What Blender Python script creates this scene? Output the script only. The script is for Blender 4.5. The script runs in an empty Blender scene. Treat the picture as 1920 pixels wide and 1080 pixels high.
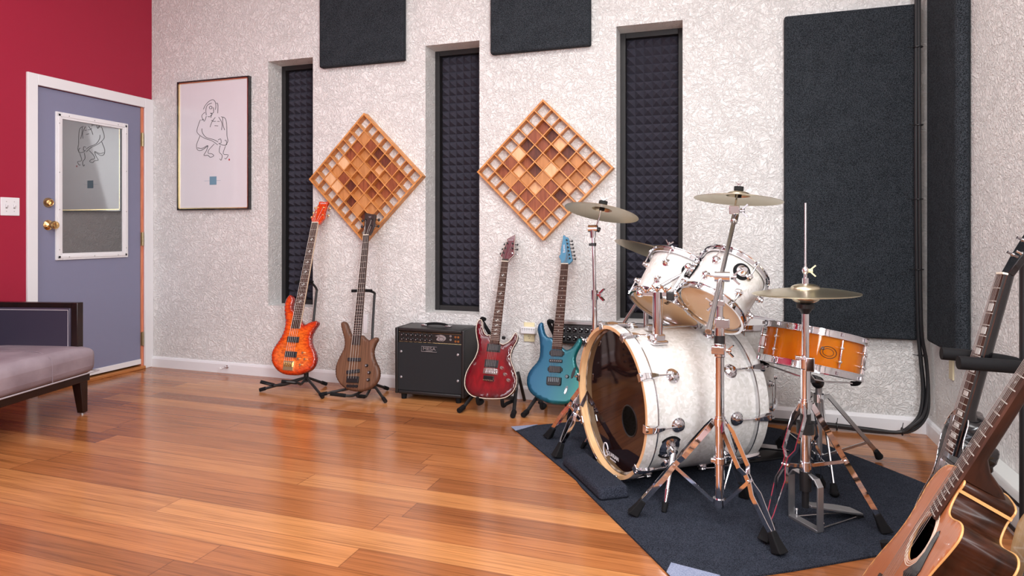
import bpy, bmesh, math, random
import numpy as np
from mathutils import Vector, Matrix, geometry
random.seed(7)
PI = math.pi
V = Vector
C = bpy.context.scene.collection
S = bpy.context.scene

# ------------------------------------------------------------------ camera
cd = bpy.data.cameras.new('camera'); cam = bpy.data.objects.new('camera', cd); C.objects.link(cam)
cd.sensor_width = 36; cd.lens = 22.5; cd.shift_y = -0.05625; cd.clip_start = 0.02
cam.location = (0, 0, 1.06); cam.rotation_euler = (PI/2, 0, math.atan(1/3))
S.camera = cam
# ------------------------------------------------------------------ light
w = bpy.data.worlds.new('world'); S.world = w; w.use_nodes = True
w.node_tree.nodes['Background'].inputs[0].default_value = (0.75, 0.8, 1, 1)
w.node_tree.nodes['Background'].inputs[1].default_value = 0.3
def area(name, loc, target, sx, sy, power, col):
    l = bpy.data.lights.new(name, 'AREA'); l.shape = 'RECTANGLE'; l.size = sx; l.size_y = sy
    l.energy = power; l.color = col
    o = bpy.data.objects.new(name, l); C.objects.link(o); o.location = loc
    o.rotation_euler = (V(target)-V(loc)).to_track_quat('-Z', 'Y').to_euler()
    return o
area('ceiling_lamp', (-0.5, 1.7, 3.15), (-0.5, 1.9, 0), 1.6, 1.0, 44, (1, .99, .97))
area('ceiling_lamp.001', (-2.6, 1.8, 3.15), (-2.6, 1.9, 0), 1.6, 1.0, 24, (.98, .96, 1))
area('ceiling_lamp.002', (-0.5, -0.6, 3.15), (-0.5, -0.4, 0), 1.6, 1.0, 42, (1, .99, .98))
area('ceiling_lamp.003', (-2.9, -0.4, 3.15), (-2.9, -0.2, 0), 1.6, 1.0, 20, (.97, .95, 1))
area('rear_daylight', (-1.9, -1.85, 1.5), (-1.5, 2.5, 1.0), 1.6, 1.5, 34, (.84, .88, 1))
area('side_daylight', (0.97, 0.0, 2.0), (-2.7, 2.6, 1.3), 1.3, 1.4, 185, (.95, .97, 1))
vs = S.view_settings
vs.view_transform = 'Standard'; vs.look = 'None'; vs.exposure = -0.02; vs.gamma = 1; vs.use_curve_mapping = False

# ------------------------------------------------------------------ materials
MATS = {}
def srgb(r, g, b):
    f = lambda c: ((c/255+.055)/1.055)**2.4 if c/255 > .04045 else c/255/12.92
    return (f(r), f(g), f(b), 1)
class NT:
    def __init__(s, name):
        s.m = bpy.data.materials.new(name); s.m.use_nodes = True; s.t = s.m.node_tree
        s.b = s.t.nodes['Principled BSDF']; MATS[name] = s.m
    def n(s, kind, **kw):
        x = s.t.nodes.new(kind)
        for k, v in kw.items():
            if k in x.inputs: x.inputs[k].default_value = v
            else: setattr(x, k, v)
        return x
    def l(s, a, b): s.t.links.new(a, b)
    def ramp(s, fac, stops):
        r = s.n('ShaderNodeValToRGB'); e = r.color_ramp.elements
        while len(e) < len(stops): e.new(.5)
        for i, (p, c) in enumerate(stops): e[i].position = p; e[i].color = c
        s.l(fac, r.inputs[0]); return r.outputs[0]
    def coord(s, scale=(1, 1, 1), kind='Object', rot=(0, 0, 0)):
        c = s.n('ShaderNodeTexCoord'); m = s.n('ShaderNodeMapping'); m.inputs['Scale'].default_value = scale
        m.inputs['Rotation'].default_value = rot
        s.l(c.outputs[kind], m.inputs[0]); return m.outputs[0]
    def bump(s, h, strength, dist):
        b = s.n('ShaderNodeBump'); b.inputs['Strength'].default_value = strength; b.inputs['Distance'].default_value = dist
        s.l(h, b.inputs['Height']); s.l(b.outputs[0], s.b.inputs['Normal'])
def plain(name, col, rough=.5, metal=0, coat=0, bump=None, spec=None, **kw):
    t = NT(name); t.b.inputs['Base Color'].default_value = col; t.b.inputs['Roughness'].default_value = rough
    t.b.inputs['Metallic'].default_value = metal; t.b.inputs['Coat Weight'].default_value = coat
    t.b.inputs['Coat Roughness'].default_value = .04
    if spec is not None: t.b.inputs['Specular IOR Level'].default_value = spec
    v = t.coord()
    nz = t.n('ShaderNodeTexNoise', Scale=(bump[0] if bump else 60.)); t.l(v, nz.inputs['Vector'])
    nz.inputs['Detail'].default_value = 3
    mr = t.n('ShaderNodeMapRange'); mr.inputs['To Min'].default_value = max(rough-.03, 0.01); mr.inputs['To Max'].default_value = rough+.03
    t.l(nz.outputs[0], mr.inputs[0]); t.l(mr.outputs[0], t.b.inputs['Roughness'])
    if bump: t.bump(nz.outputs[0], bump[1], bump[2])
    return t.m
def plaster(name, col):
    t = NT(name); v = t.coord()
    a = t.n('ShaderNodeTexNoise', Scale=9.); a.inputs['Detail'].default_value = 3
    t.l(v, a.inputs['Vector'])
    mx = t.n('ShaderNodeVectorMath', operation='MULTIPLY_ADD'); t.l(a.outputs['Color'], mx.inputs[0])
    mx.inputs[1].default_value = (.12, .12, .12); t.l(v, mx.inputs[2])
    b = t.n('ShaderNodeTexNoise', Scale=56.); b.inputs['Detail'].default_value = 5; b.inputs['Roughness'].default_value = .55
    b.inputs['Distortion'].default_value = 1.2
    t.l(mx.outputs[0], b.inputs['Vector'])
    vo = t.n('ShaderNodeTexVoronoi', Scale=76., feature='SMOOTH_F1'); vo.inputs['Smoothness'].default_value = .5
    t.l(mx.outputs[0], vo.inputs['Vector'])
    r = t.ramp(b.outputs[0], [(.38, (0, 0, 0, 1)), (.56, (1, 1, 1, 1))])
    ad = t.n('ShaderNodeMath', operation='MULTIPLY_ADD'); t.l(vo.outputs[0], ad.inputs[0]); ad.inputs[1].default_value = -.7; t.l(r, ad.inputs[2])
    t.bump(ad.outputs[0], .76, .0058)
    n2 = t.n('ShaderNodeTexNoise', Scale=2.); t.l(v, n2.inputs['Vector'])
    c2 = tuple(x*.94 for x in col[:3])+(1,)
    t.l(t.ramp(n2.outputs[0], [(.35, c2), (.65, col)]), t.b.inputs['Base Color'])
    t.b.inputs['Roughness'].default_value = .75
    return t.m
plaster('plaster_white', (.84, .835, .82, 1))
plain('red_paint', srgb(160, 21, 54), .5, bump=(90, .08, .002))
plain('white_paint', (.80, .80, .82, 1), .35)
plain('door_paint', srgb(128, 130, 156), .45, bump=(140, .05, .001))
plain('ceiling_paint', (.75, .74, .73, 1), .8)
plain('dark_wall', (.55, .50, .50, 1), .8)

def floor_mat():
    t = NT('bamboo_floor')
    v = t.coord()
    sx = t.n('ShaderNodeSeparateXYZ'); t.l(v, sx.inputs[0])
    def M(op, a, b=None, c=None):
        m = t.n('ShaderNodeMath', operation=op)
        for i, x in enumerate((a, b, c)):
            if x is None: continue
            if isinstance(x, (int, float)): m.inputs[i].default_value = x
            else: t.l(x, m.inputs[i])
        return m.outputs[0]
    yy = M('DIVIDE', sx.outputs[1], .127); row = M('FLOOR', yy); fy = M('FRACT', yy)
    wn = t.n('ShaderNodeTexWhiteNoise', noise_dimensions='1D'); t.l(row, wn.inputs['W'])
    xx = M('ADD', M('DIVIDE', sx.outputs[0], 1.83), M('MULTIPLY', wn.outputs[0], 7.3)); col = M('FLOOR', xx); fx = M('FRACT', xx)
    cb = t.n('ShaderNodeCombineXYZ'); t.l(row, cb.inputs[0]); t.l(col, cb.inputs[1])
    w2 = t.n('ShaderNodeTexWhiteNoise', noise_dimensions='3D'); t.l(cb.outputs[0], w2.inputs['Vector'])
    base = t.ramp(w2.outputs[0], [(0, srgb(144, 87, 50)), (.3, srgb(163, 101, 58)), (.7, srgb(178, 113, 66)), (1, srgb(202, 140, 86))])
    # strands
    cs = t.n('ShaderNodeCombineXYZ'); t.l(M('ADD', M('MULTIPLY', sx.outputs[0], 2.2), M('MULTIPLY', w2.outputs[0], 37.)), cs.inputs[0])
    t.l(M('MULTIPLY', sx.outputs[1], 110.), cs.inputs[1]); t.l(row, cs.inputs[2])
    n1 = t.n('ShaderNodeTexNoise', Scale=1.); n1.inputs['Detail'].default_value = 4; n1.inputs['Roughness'].default_value = .65; t.l(cs.outputs[0], n1.inputs['Vector'])
    st = t.ramp(n1.outputs[0], [(.30, (.52, .47, .44, 1)), (.48, (.94, .94, .94, 1)), (.72, (1.22, 1.22, 1.2, 1))])
    cs2 = t.n('ShaderNodeCombineXYZ'); t.l(M('MULTIPLY', sx.outputs[0], 1.1), cs2.inputs[0]); t.l(M('MULTIPLY', sx.outputs[1], 22.), cs2.inputs[1]); t.l(col, cs2.inputs[2])
    n3 = t.n('ShaderNodeTexNoise', Scale=1.); n3.inputs['Detail'].default_value = 3; t.l(cs2.outputs[0], n3.inputs['Vector'])
    st2 = t.ramp(n3.outputs[0], [(.3, (.84, .81, .78, 1)), (.7, (1.10, 1.10, 1.10, 1))])
    m1 = t.n('ShaderNodeMix', data_type='RGBA', blend_type='MULTIPLY'); m1.inputs[0].default_value = 1
    t.l(base, m1.inputs[6]); t.l(st, m1.inputs[7])
    m2 = t.n('ShaderNodeMix', data_type='RGBA', blend_type='MULTIPLY'); m2.inputs[0].default_value = 1
    t.l(m1.outputs[2], m2.inputs[6]); t.l(st2, m2.inputs[7])
    # seams
    ey = M('MINIMUM', fy, M('SUBTRACT', 1, fy)); ex = M('MULTIPLY', M('MINIMUM', fx, M('SUBTRACT', 1, fx)), 14.)
    e = M('MINIMUM', ey, ex)
    seam = t.ramp(e, [(0, (.35, .28, .25, 1)), (.022, (1, 1, 1, 1))])
    m3 = t.n('ShaderNodeMix', data_type='RGBA', blend_type='MULTIPLY'); m3.inputs[0].default_value = .85
    t.l(m2.outputs[2], m3.inputs[6]); t.l(seam, m3.inputs[7])
    t.l(m3.outputs[2], t.b.inputs['Base Color'])
    n4 = t.n('ShaderNodeTexNoise', Scale=3.); t.l(v, n4.inputs['Vector'])
    mr = t.n('ShaderNodeMapRange'); mr.inputs['To Min'].default_value = .15; mr.inputs['To Max'].default_value = .23
    t.l(n4.outputs[0], mr.inputs[0]); t.l(mr.outputs[0], t.b.inputs['Roughness'])
    t.b.inputs['Specular IOR Level'].default_value = .7
    t.bump(n1.outputs[0], .06, .002)
floor_mat()

def fabric(name, c1, c2, scale=420., bump=.5):
    t = NT(name); v = t.coord()
    n = t.n('ShaderNodeTexNoise', Scale=scale); n.inputs['Detail'].default_value = 2; t.l(v, n.inputs['Vector'])
    n2 = t.n('ShaderNodeTexNoise', Scale=14.); n2.inputs['Detail'].default_value = 4; t.l(v, n2.inputs['Vector'])
    m = t.n('ShaderNodeMath', operation='MULTIPLY_ADD'); t.l(n2.outputs[0], m.inputs[0]); m.inputs[1].default_value = .14
    t.l(n.outputs[0], m.inputs[2])
    t.l(t.ramp(m.outputs[0], [(.44, c1), (.72, c2)]), t.b.inputs['Base Color'])
    t.b.inputs['Roughness'].default_value = .95; t.b.inputs['Specular IOR Level'].default_value = .15
    t.bump(n.outputs[0], bump, .003); return t.m
fabric('panel_fabric', (.008, .0095, .012, 1), (.046, .054, .064, 1), 260.)
fabric('carpet_fabric', (.008, .010, .016, 1), (.044, .052, .074, 1), 330., .8)
fabric('carpet_pad', (.009, .011, .018, 1), (.042, .048, .068, 1), 300., .8)
fabric('patch_fabric', srgb(120, 130, 155), srgb(150, 158, 182), 300., .4)
plain('foam', (.044, .042, .060, 1), .8, bump=(300, .3, .002), spec=.3)
plain('window_black', (.014, .013, .014, 1), .5)

def wood(name, c1, c2, scale=(6, 90, 90), rough=.45, coat=0, spec=.5):
    t = NT(name); v = t.coord(scale)
    n = t.n('ShaderNodeTexNoise', Scale=1.); n.inputs['Detail'].default_value = 4; n.inputs['Distortion'].default_value = .6; t.l(v, n.inputs['Vector'])
    t.l(t.ramp(n.outputs[0], [(.3, c1), (.7, c2)]), t.b.inputs['Base Color'])
    t.b.inputs['Roughness'].default_value = rough; t.b.inputs['Coat Weight'].default_value = coat; t.b.inputs['Coat Roughness'].default_value = .05
    t.b.inputs['Specular IOR Level'].default_value = spec
    return t.m
wood('diffuser_wood', srgb(190, 120, 60), srgb(222, 158, 94), (20, 20, 20))
wood('block_light', srgb(216, 165, 118), srgb(236, 192, 148), (30, 30, 6))
wood('block_mid', srgb(176, 116, 66), srgb(205, 144, 90), (30, 30, 6))
wood('block_red', srgb(120, 58, 34), srgb(160, 90, 56), (70, 70, 8))
wood('block_dark', srgb(76, 34, 24), srgb(118, 62, 42), (70, 70, 8))
wood('sofa_wood', srgb(24, 12, 11), srgb(38, 20, 17), (20, 20, 20), .25)
wood('door_edge', srgb(205, 120, 88), srgb(228, 150, 112), (90, 90, 8), .5)
wood('threshold_wood', srgb(160, 96, 50), srgb(205, 140, 82), (90, 6, 90), .4)
wood('maple', srgb(216, 170, 120), srgb(236, 196, 150), (10, 10, 60), .35, .3)
wood('rosewood', srgb(46, 25, 19), srgb(80, 48, 37), (160, 12, 60), .6, 0, .18)
wood('dark_board', srgb(40, 30, 28), srgb(60, 46, 42), (160, 12, 60), .45)
wood('walnut', srgb(84, 54, 38), srgb(124, 86, 62), (110, 7, 60), .5)
wood('cedar', srgb(172, 100, 60), srgb(190, 118, 75), (260, 5, 60), .28, .3)
wood('dark_mahogany', srgb(24, 10, 5), srgb(58, 28, 15), (40, 7, 30), .36, 0, .22)
wood('blond_spruce', srgb(214, 172, 116), srgb(228, 190, 138), (200, 6, 60), .3, .4)
wood('neck_maple', srgb(200, 150, 96), srgb(222, 176, 120), (60, 6, 60), .35)

def burst(name, stops, grain=None, coat=.9, rough=.12, pos=None, width=.06):
    t = NT(name); a = t.n('ShaderNodeAttribute', attribute_name='edge')
    mr = t.n('ShaderNodeMapRange'); mr.inputs['From Max'].default_value = width; t.l(a.outputs['Fac'], mr.inputs[0])
    src = mr.outputs[0]
    if grain:
        v = t.coord(grain[0]); n = t.n('ShaderNodeTexNoise', Scale=1.); n.inputs['Detail'].default_value = 2; n.inputs['Distortion'].default_value = grain[3] if len(grain) > 3 else .4
        t.l(v, n.inputs['Vector'])
    col = t.ramp(src, stops)
    if grain:
        g = t.ramp(n.outputs[0], [(.35, grain[1]), (.62, grain[2])])
        m = t.n('ShaderNodeMix', data_type='RGBA', blend_type='MULTIPLY'); m.inputs[0].default_value = 1
        t.l(col, m.inputs[6]); t.l(g, m.inputs[7]); col = m.outputs[2]
    t.l(col, t.b.inputs['Base Color'])
    t.b.inputs['Roughness'].default_value = rough; t.b.inputs['Coat Weight'].default_value = coat; t.b.inputs['Coat Roughness'].default_value = .04
    return t.m
burst('amber_burst', [(0, srgb(140, 26, 12)), (.25, srgb(205, 62, 14)), (.6, srgb(232, 96, 20)), (1, srgb(240, 116, 28))], ((30, 75, 20), (.66, .5, .4, 1), (1.1, 1.08, 1.0, 1), 1.2))
burst('cherry_red', [(0, srgb(60, 3, 12)), (.4, srgb(98, 5, 18)), (1, srgb(128, 10, 22))], ((40, 16, 20), (.75, .7, .7, 1), (1.1, 1.1, 1.1, 1)))
burst('cherry_head', [(0, srgb(90, 10, 34)), (1, srgb(120, 20, 46))], ((40, 16, 20), (.75, .7, .7, 1), (1.1, 1.1, 1.1, 1)), .9, .2)
burst('amber_head', [(0, srgb(215, 70, 20)), (1, srgb(245, 120, 40))], ((60, 60, 20), (.75, .6, .5, 1), (1.1, 1.08, 1.0, 1)), .9, .2)
burst('gloss_black', [(0, (.005, .005, .006, 1)), (1, (.007, .007, .008, 1))], None, .25, .2)
burst('walnut_body', [(0, srgb(92, 60, 44)), (.3, srgb(108, 76, 56)), (1, srgb(112, 80, 58))], ((120, 5, 30), (.68, .62, .58, 1), (1.15, 1.12, 1.1, 1)), 0, .5)
def teal():
    t = NT('blue_green_fade'); v = t.coord(); s = t.n('ShaderNodeSeparateXYZ'); t.l(v, s.inputs[0])
    a = t.n('ShaderNodeMath', operation='MULTIPLY_ADD'); t.l(s.outputs[1], a.inputs[0]); a.inputs[1].default_value = -.25; t.l(s.outputs[0], a.inputs[2])
    mr = t.n('ShaderNodeMapRange'); mr.inputs['From Min'].default_value = -.25; mr.inputs['From Max'].default_value = .16; t.l(a.outputs[0], mr.inputs[0])
    t.l(t.ramp(mr.outputs[0], [(0, srgb(22, 84, 122)), (.45, srgb(12, 94, 118)), (.75, srgb(12, 112, 112)), (1, srgb(40, 150, 128))]), t.b.inputs['Base Color'])
    t.b.inputs['Roughness'].default_value = .28; t.b.inputs['Metallic'].default_value = .35; t.b.inputs['Coat Weight'].default_value = .3; t.b.inputs['Coat Roughness'].default_value = .2
teal()
plain('teal_head', srgb(72, 130, 162), .4, .2)
plain('black_plastic', (.012, .012, .013, 1), .38)
plain('black_rubber', (.007, .007, .008, 1), .75, spec=.2)
plain('black_tolex', (.010, .010, .011, 1), .42, bump=(500, .35, .001))
plain('black_paint', (.012, .012, .013, 1), .42)
plain('black_gloss', (.006, .006, .007, 1), .12, coat=.6)
plain('grille_cloth', (.010, .011, .014, 1), .85, bump=(900, .5, .001))
plain('pickup_black', (.022, .022, .026, 1), .45)
plain('chrome', (.80, .80, .83, 1), .07, 1)
plain('satin_steel', (.66, .66, .67, 1), .26, 1)
plain('grey_metal', (.42, .42, .43, 1), .38, .9)
plain('brass', (.78, .52, .22, 1), .18, 1)
plain('gold', (.85, .66, .34, 1), .22, 1)
plain('antique_brass', (.42, .34, .20, 1), .35, 1)
plain('steel_string', (.42, .38, .35, 1), .42, .8)
plain('fret_nickel', (.80, .78, .74, 1), .3, .8)
plain('cream', srgb(236, 226, 206), .4)
plain('ivory_plastic', srgb(226, 216, 176), .45)
plain('pearl_inlay', srgb(205, 208, 205), .3)
plain('white_print', srgb(225, 222, 228), .5)
plain('silver_print', srgb(170, 170, 174), .35, .6)
plain('ink', (.02, .02, .025, 1), .8)
plain('red_ink', srgb(190, 60, 70), .8)
plain('blue_ink', srgb(112, 150, 172), .8)
plain('art_paper', (.74, .74, .78, 1), .25, coat=.55)
plain('purple_leather', srgb(58, 52, 68), .32, bump=(180, .12, .002))
plain('piping', srgb(176, 170, 176), .45)
plain('binding_cream', srgb(226, 214, 196), .35)
plain('binding_wood', srgb(206, 154, 96), .4)
plain('glow_amber', srgb(150, 90, 40), .5)
plain('cable_black', (.010, .010, .012, 1), .42)
plain('beige_wood', srgb(205, 192, 160), .6)
plain('heater_white', srgb(205, 208, 206), .4)
plain('felt_black', (.008, .008, .008, 1), .9)
plain('drum_interior', (.05, .035, .01, 1), .8)

def leather():
    t = NT('mauve_leather'); v = t.coord()
    n = t.n('ShaderNodeTexNoise', Scale=5.); n.inputs['Detail'].default_value = 6; t.l(v, n.inputs['Vector'])
    t.l(t.ramp(n.outputs[0], [(.3, srgb(128, 114, 122)), (.7, srgb(166, 152, 160))]), t.b.inputs['Base Color'])
    n2 = t.n('ShaderNodeTexNoise', Scale=260.); t.l(v, n2.inputs['Vector']); t.bump(n2.outputs[0], .12, .002)
    t.b.inputs['Roughness'].default_value = .42
leather()
def pearl():
    t = NT('white_pearl'); v = t.coord()
    n = t.n('ShaderNodeTexNoise', Scale=18.); n.inputs['Detail'].default_value = 2; t.l(v, n.inputs['Vector'])
    mx = t.n('ShaderNodeVectorMath', operation='MULTIPLY_ADD'); t.l(n.outputs['Color'], mx.inputs[0]); mx.inputs[1].default_value = (.05, .05, .05); t.l(v, mx.inputs[2])
    vo = t.n('ShaderNodeTexVoronoi', Scale=85.); t.l(mx.outputs[0], vo.inputs['Vector'])
    sx = t.n('ShaderNodeSeparateColor'); t.l(vo.outputs['Color'], sx.inputs[0])
    t.l(t.ramp(sx.outputs[0], [(0, (.66, .65, .61, 1)), (.5, (.73, .72, .69, 1)), (1, (.84, .83, .81, 1))]), t.b.inputs['Base Color'])
    t.b.inputs['Roughness'].default_value = .28; t.b.inputs['Coat Weight'].default_value = .5; t.b.inputs['Coat Roughness'].default_value = .06
pearl()
def cymbal():
    t = NT('cymbal_bronze'); v = t.coord()
    ln = t.n('ShaderNodeVectorMath', operation='LENGTH')
    s = t.n('ShaderNodeSeparateXYZ'); t.l(v, s.inputs[0]); cb = t.n('ShaderNodeCombineXYZ'); t.l(s.outputs[0], cb.inputs[0]); t.l(s.outputs[1], cb.inputs[1])
    t.l(cb.outputs[0], ln.inputs[0])
    wv = t.n('ShaderNodeTexNoise', noise_dimensions='1D', Scale=1.); mm = t.n('ShaderNodeMath', operation='MULTIPLY'); mm.inputs[1].default_value = 600.
    t.l(ln.outputs['Value'], mm.inputs[0]); t.l(mm.outputs[0], wv.inputs['W'])
    t.l(t.ramp(wv.outputs[0], [(.3, (.54, .48, .33, 1)), (.7, (.74, .67, .50, 1))]), t.b.inputs['Base Color'])
    t.b.inputs['Metallic'].default_value = 1; t.b.inputs['Roughness'].default_value = .3
    t.bump(wv.outputs[0], .25, .0006)
cymbal()
def clear(name, col, rough, trans, alpha=None):
    t = NT(name); t.b.inputs['Base Color'].default_value = col; t.b.inputs['Roughness'].default_value = rough
    t.b.inputs['Transmission Weight'].default_value = trans; t.b.inputs['IOR'].default_value = 1.35
    return t
am = clear('amber_acrylic', srgb(250, 138, 20), .05, .45)
n = am.n('ShaderNodeTexNoise', Scale=7.); am.l(am.coord(), n.inputs['Vector'])
am.l(am.ramp(n.outputs[0], [(.3, srgb(238, 118, 8)), (.7, srgb(255, 158, 36))]), am.b.inputs['Base Color'])
plain('batter_head', (.70, .70, .70, 1), .45)
plain('clear_head', srgb(226, 190, 142), .14, coat=.4)
plain('kick_head', (.014, .006, .006, 1), .04, spec=.6, coat=.25)
t = NT('door_glass')
t.b.inputs['Base Color'].default_value = (.05, .055, .055, 1); t.b.inputs['Roughness'].default_value = .015
t.b.inputs['Coat Weight'].default_value = 1; t.b.inputs['Coat IOR'].default_value = 1.9; t.b.inputs['Specular IOR Level'].default_value = .8
t.b.inputs['IOR'].default_value = 1.7; t.b.inputs['Coat Roughness'].default_value = .01
nn = t.n('ShaderNodeTexNoise', Scale=3.); t.l(t.coord(), nn.inputs['Vector'])
t.l(t.ramp(nn.outputs[0], [(.3, (.035, .04, .04, 1)), (.7, (.06, .065, .065, 1))]), t.b.inputs['Base Color'])

# ------------------------------------------------------------------ mesh builder
def cat_rom(P, sub=4, closed=False):
    P = [V(p) for p in P]; n = len(P); out = []
    rng = range(n if closed else n-1)
    for i in rng:
        if closed: a, b, c, d = P[(i-1) % n], P[i], P[(i+1) % n], P[(i+2) % n]
        else: a, b, c, d = P[max(i-1, 0)], P[i], P[i+1], P[min(i+2, n-1)]
        for k in range(sub):
            t = k/sub
            out.append(.5*((2*b)+(-a+c)*t+(2*a-5*b+4*c-d)*t*t+(-a+3*b-3*c+d)*t**3))
    if not closed: out.append(P[-1])
    return out
def basis(ax, hint=None):
    z = V(ax).normalized(); h = V(hint) if hint else (V((0, 0, 1)) if abs(z.z) < .9 else V((1, 0, 0)))
    x = (h - z*h.dot(z)).normalized(); y = z.cross(x); return x, y, z
class MB:
    def __init__(s, M=None): s.v = []; s.f = []; s.mi = []; s.at = {}; s.M = M; s.cur = 0
    def add(s, verts, faces, attr=None):
        k = len(s.v)
        for i, p in enumerate(verts):
            p = V(p)
            s.v.append(s.M @ p if s.M else p)
            if attr: s.at[k+i] = attr[i]
        for f in faces: s.f.append(tuple(k+i for i in f)); s.mi.append(s.cur)
        return s
    def box(s, c, d, R=None):
        x, y, z = d[0]/2, d[1]/2, d[2]/2; c = V(c)
        P = [V((i*x, j*y, k*z)) for i in (-1, 1) for j in (-1, 1) for k in (-1, 1)]
        if R: P = [R @ p for p in P]
        return s.add([c+p for p in P], [(0, 1, 3, 2), (4, 6, 7, 5), (0, 4, 5, 1), (2, 3, 7, 6), (0, 2, 6, 4), (1, 5, 7, 3)])
    def box2(s, a, b): return s.box([(a[i]+b[i])/2 for i in range(3)], [abs(a[i]-b[i]) for i in range(3)])
    def bar(s, p, q, w_, h, hint=None):
        p, q = V(p), V(q); x, y, z = basis(q-p, hint)
        P = [o + x*(i*h/2) + y*(j*w_/2) for o in (p, q) for i, j in ((-1, -1), (1, -1), (1, 1), (-1, 1))]
        return s.add(P, [(3, 2, 1, 0), (4, 5, 6, 7), (0, 1, 5, 4), (1, 2, 6, 5), (2, 3, 7, 6), (3, 0, 4, 7)])
    def strip(s, path, w_, h, hint):
        """flat bar bent along a path; width w_ across hint-perpendicular"""
        path = [V(p) for p in path]; P = []
        for i, p in enumerate(path):
            d = path[min(i+1, len(path)-1)] - path[max(i-1, 0)]
            x, y, z = basis(d, hint)
            P += [p + x*(a*h/2)+y*(b*w_/2) for a, b in ((-1, -1), (1, -1), (1, 1), (-1, 1))]
        F = [(3, 2, 1, 0)]
        n = len(path)
        for i in range(n-1):
            a = i*4
            F += [(a+j, a+(j+1) % 4, a+4+(j+1) % 4, a+4+j) for j in range(4)]
        F.append(tuple((n-1)*4+j for j in range(4)))
        return s.add(P, F)
    def tube(s, path, r, n=12, caps=True):
        path = [V(p) for p in path]; m = len(path); rs = r if isinstance(r, (list, tuple)) else [r]*m
        T = [(path[min(i+1, m-1)]-path[max(i-1, 0)]).normalized() for i in range(m)]
        x, y, _ = basis(T[0]); P = []
        for i in range(m):
            x = (x - T[i]*x.dot(T[i])).normalized(); y = T[i].cross(x)
            P += [path[i] + (x*math.cos(2*PI*k/n)+y*math.sin(2*PI*k/n))*rs[i] for k in range(n)]
        F = [(i*n+k, i*n+(k+1) % n, (i+1)*n+(k+1) % n, (i+1)*n+k) for i in range(m-1) for k in range(n)]
        if caps: F += [tuple(reversed(range(n))), tuple((m-1)*n+k for k in range(n))]
        return s.add(P, F)
    def ring(s, path, r, n=8):
        path = [V(p) for p in path]; m = len(path); P = []
        nrm = V((0, 0, 0))
        for i in range(m): nrm += path[i].cross(path[(i+1) % m])
        nrm.normalize()
        for i in range(m):
            T = (path[(i+1) % m]-path[i-1]).normalized(); x = (nrm-T*nrm.dot(T)).normalized(); y = T.cross(x)
            P += [path[i] + (x*math.cos(2*PI*k/n)+y*math.sin(2*PI*k/n))*r for k in range(n)]
        return s.add(P, [(i*n+k, i*n+(k+1) % n, ((i+1) % m)*n+(k+1) % n, ((i+1) % m)*n+k) for i in range(m) for k in range(n)])
    def lathe(s, prof, o=(0, 0, 0), ax=(0, 0, 1), n=32, closed=False, hint=None):
        x, y, z = basis(ax, hint); o = V(o); m = len(prof)
        P = []; idx = []
        for r, h in prof:
            if r < 1e-6: idx.append([len(P)]*n); P.append(o+z*h)
            else:
                idx.append(list(range(len(P), len(P)+n)))
                P += [o+z*h+(x*math.cos(2*PI*k/n)+y*math.sin(2*PI*k/n))*r for k in range(n)]
        F = []
        for i in range(m if closed else m-1):
            a, b = idx[i], idx[(i+1) % m]
            for k in range(n):
                q = [a[k], a[(k+1) % n], b[(k+1) % n], b[k]]; u = []
                for t_ in q:
                    if t_ not in u: u.append(t_)
                if len(u) > 2: F.append(tuple(u))
        return s.add(P, F)
    def cyl(s, p, q, r, n=20, r2=None):
        p, q = V(p), V(q); L = (q-p).length
        return s.lathe([(0, 0), (r, 0), (r if r2 is None else r2, L), (0, L)], p, q-p, n)
    def ball(s, c, r, n=16, sc=(1, 1, 1)):
        prof = [(r*math.sin(PI*i/10), -r*math.cos(PI*i/10)) for i in range(11)]; prof[0] = (0, -r); prof[-1] = (0, r)
        k = len(s.v); M = s.M; s.M = None; s.lathe(prof, (0, 0, 0), (0, 0, 1), n); s.M = M
        for i in range(k, len(s.v)):
            q = s.v[i]; q = V((q.x*sc[0]+c[0], q.y*sc[1]+c[1], q.z*sc[2]+c[2])); s.v[i] = M @ q if M else q
        return s
    def prism(s, out, z0, z1):
        out = [V((p[0], p[1])) for p in out]; n = len(out)
        ar = sum(out[i].x*out[(i+1) % n].y-out[(i+1) % n].x*out[i].y for i in range(n))
        if ar < 0: out = out[::-1]
        P = [V((p.x, p.y, z0)) for p in out]+[V((p.x, p.y, z1)) for p in out]
        return s.add(P, [tuple(reversed(range(n))), tuple(range(n, 2*n))]+[(i, (i+1) % n, n+(i+1) % n, n+i) for i in range(n)], [.0]*n*2)
    def build(s, name, mat, parent=None, world=False, bevel=0, smooth=True, ang=35, seg=2):
        me = bpy.data.meshes.new(name); vv = s.v
        loc = V((0, 0, 0))
        if parent is None:
            xs = [min(p[i] for p in vv) for i in range(3)]; xe = [max(p[i] for p in vv) for i in range(3)]
            loc = V(((xs[0]+xe[0])/2, (xs[1]+xe[1])/2, xs[2])); vv = [p-loc for p in vv]
        elif world:
            Mi = wm(parent).inverted(); vv = [Mi @ p for p in vv]
        me.from_pydata([tuple(p) for p in vv], [], s.f)
        mats = mat if isinstance(mat, (list, tuple)) else [mat]
        for m_ in mats: me.materials.append(MATS[m_])
        me.polygons.foreach_set('material_index', s.mi)
        if s.at:
            a = me.attributes.new('edge', 'FLOAT', 'POINT')
            a.data.foreach_set('value', [s.at.get(i, 0.) for i in range(len(vv))])
        bm = bmesh.new(); bm.from_mesh(me); bmesh.ops.recalc_face_normals(bm, faces=bm.faces); bm.to_mesh(me); bm.free()
        if smooth:
            me.polygons.foreach_set('use_smooth', [True]*len(me.polygons)); me.set_sharp_from_angle(angle=math.radians(ang))
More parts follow.
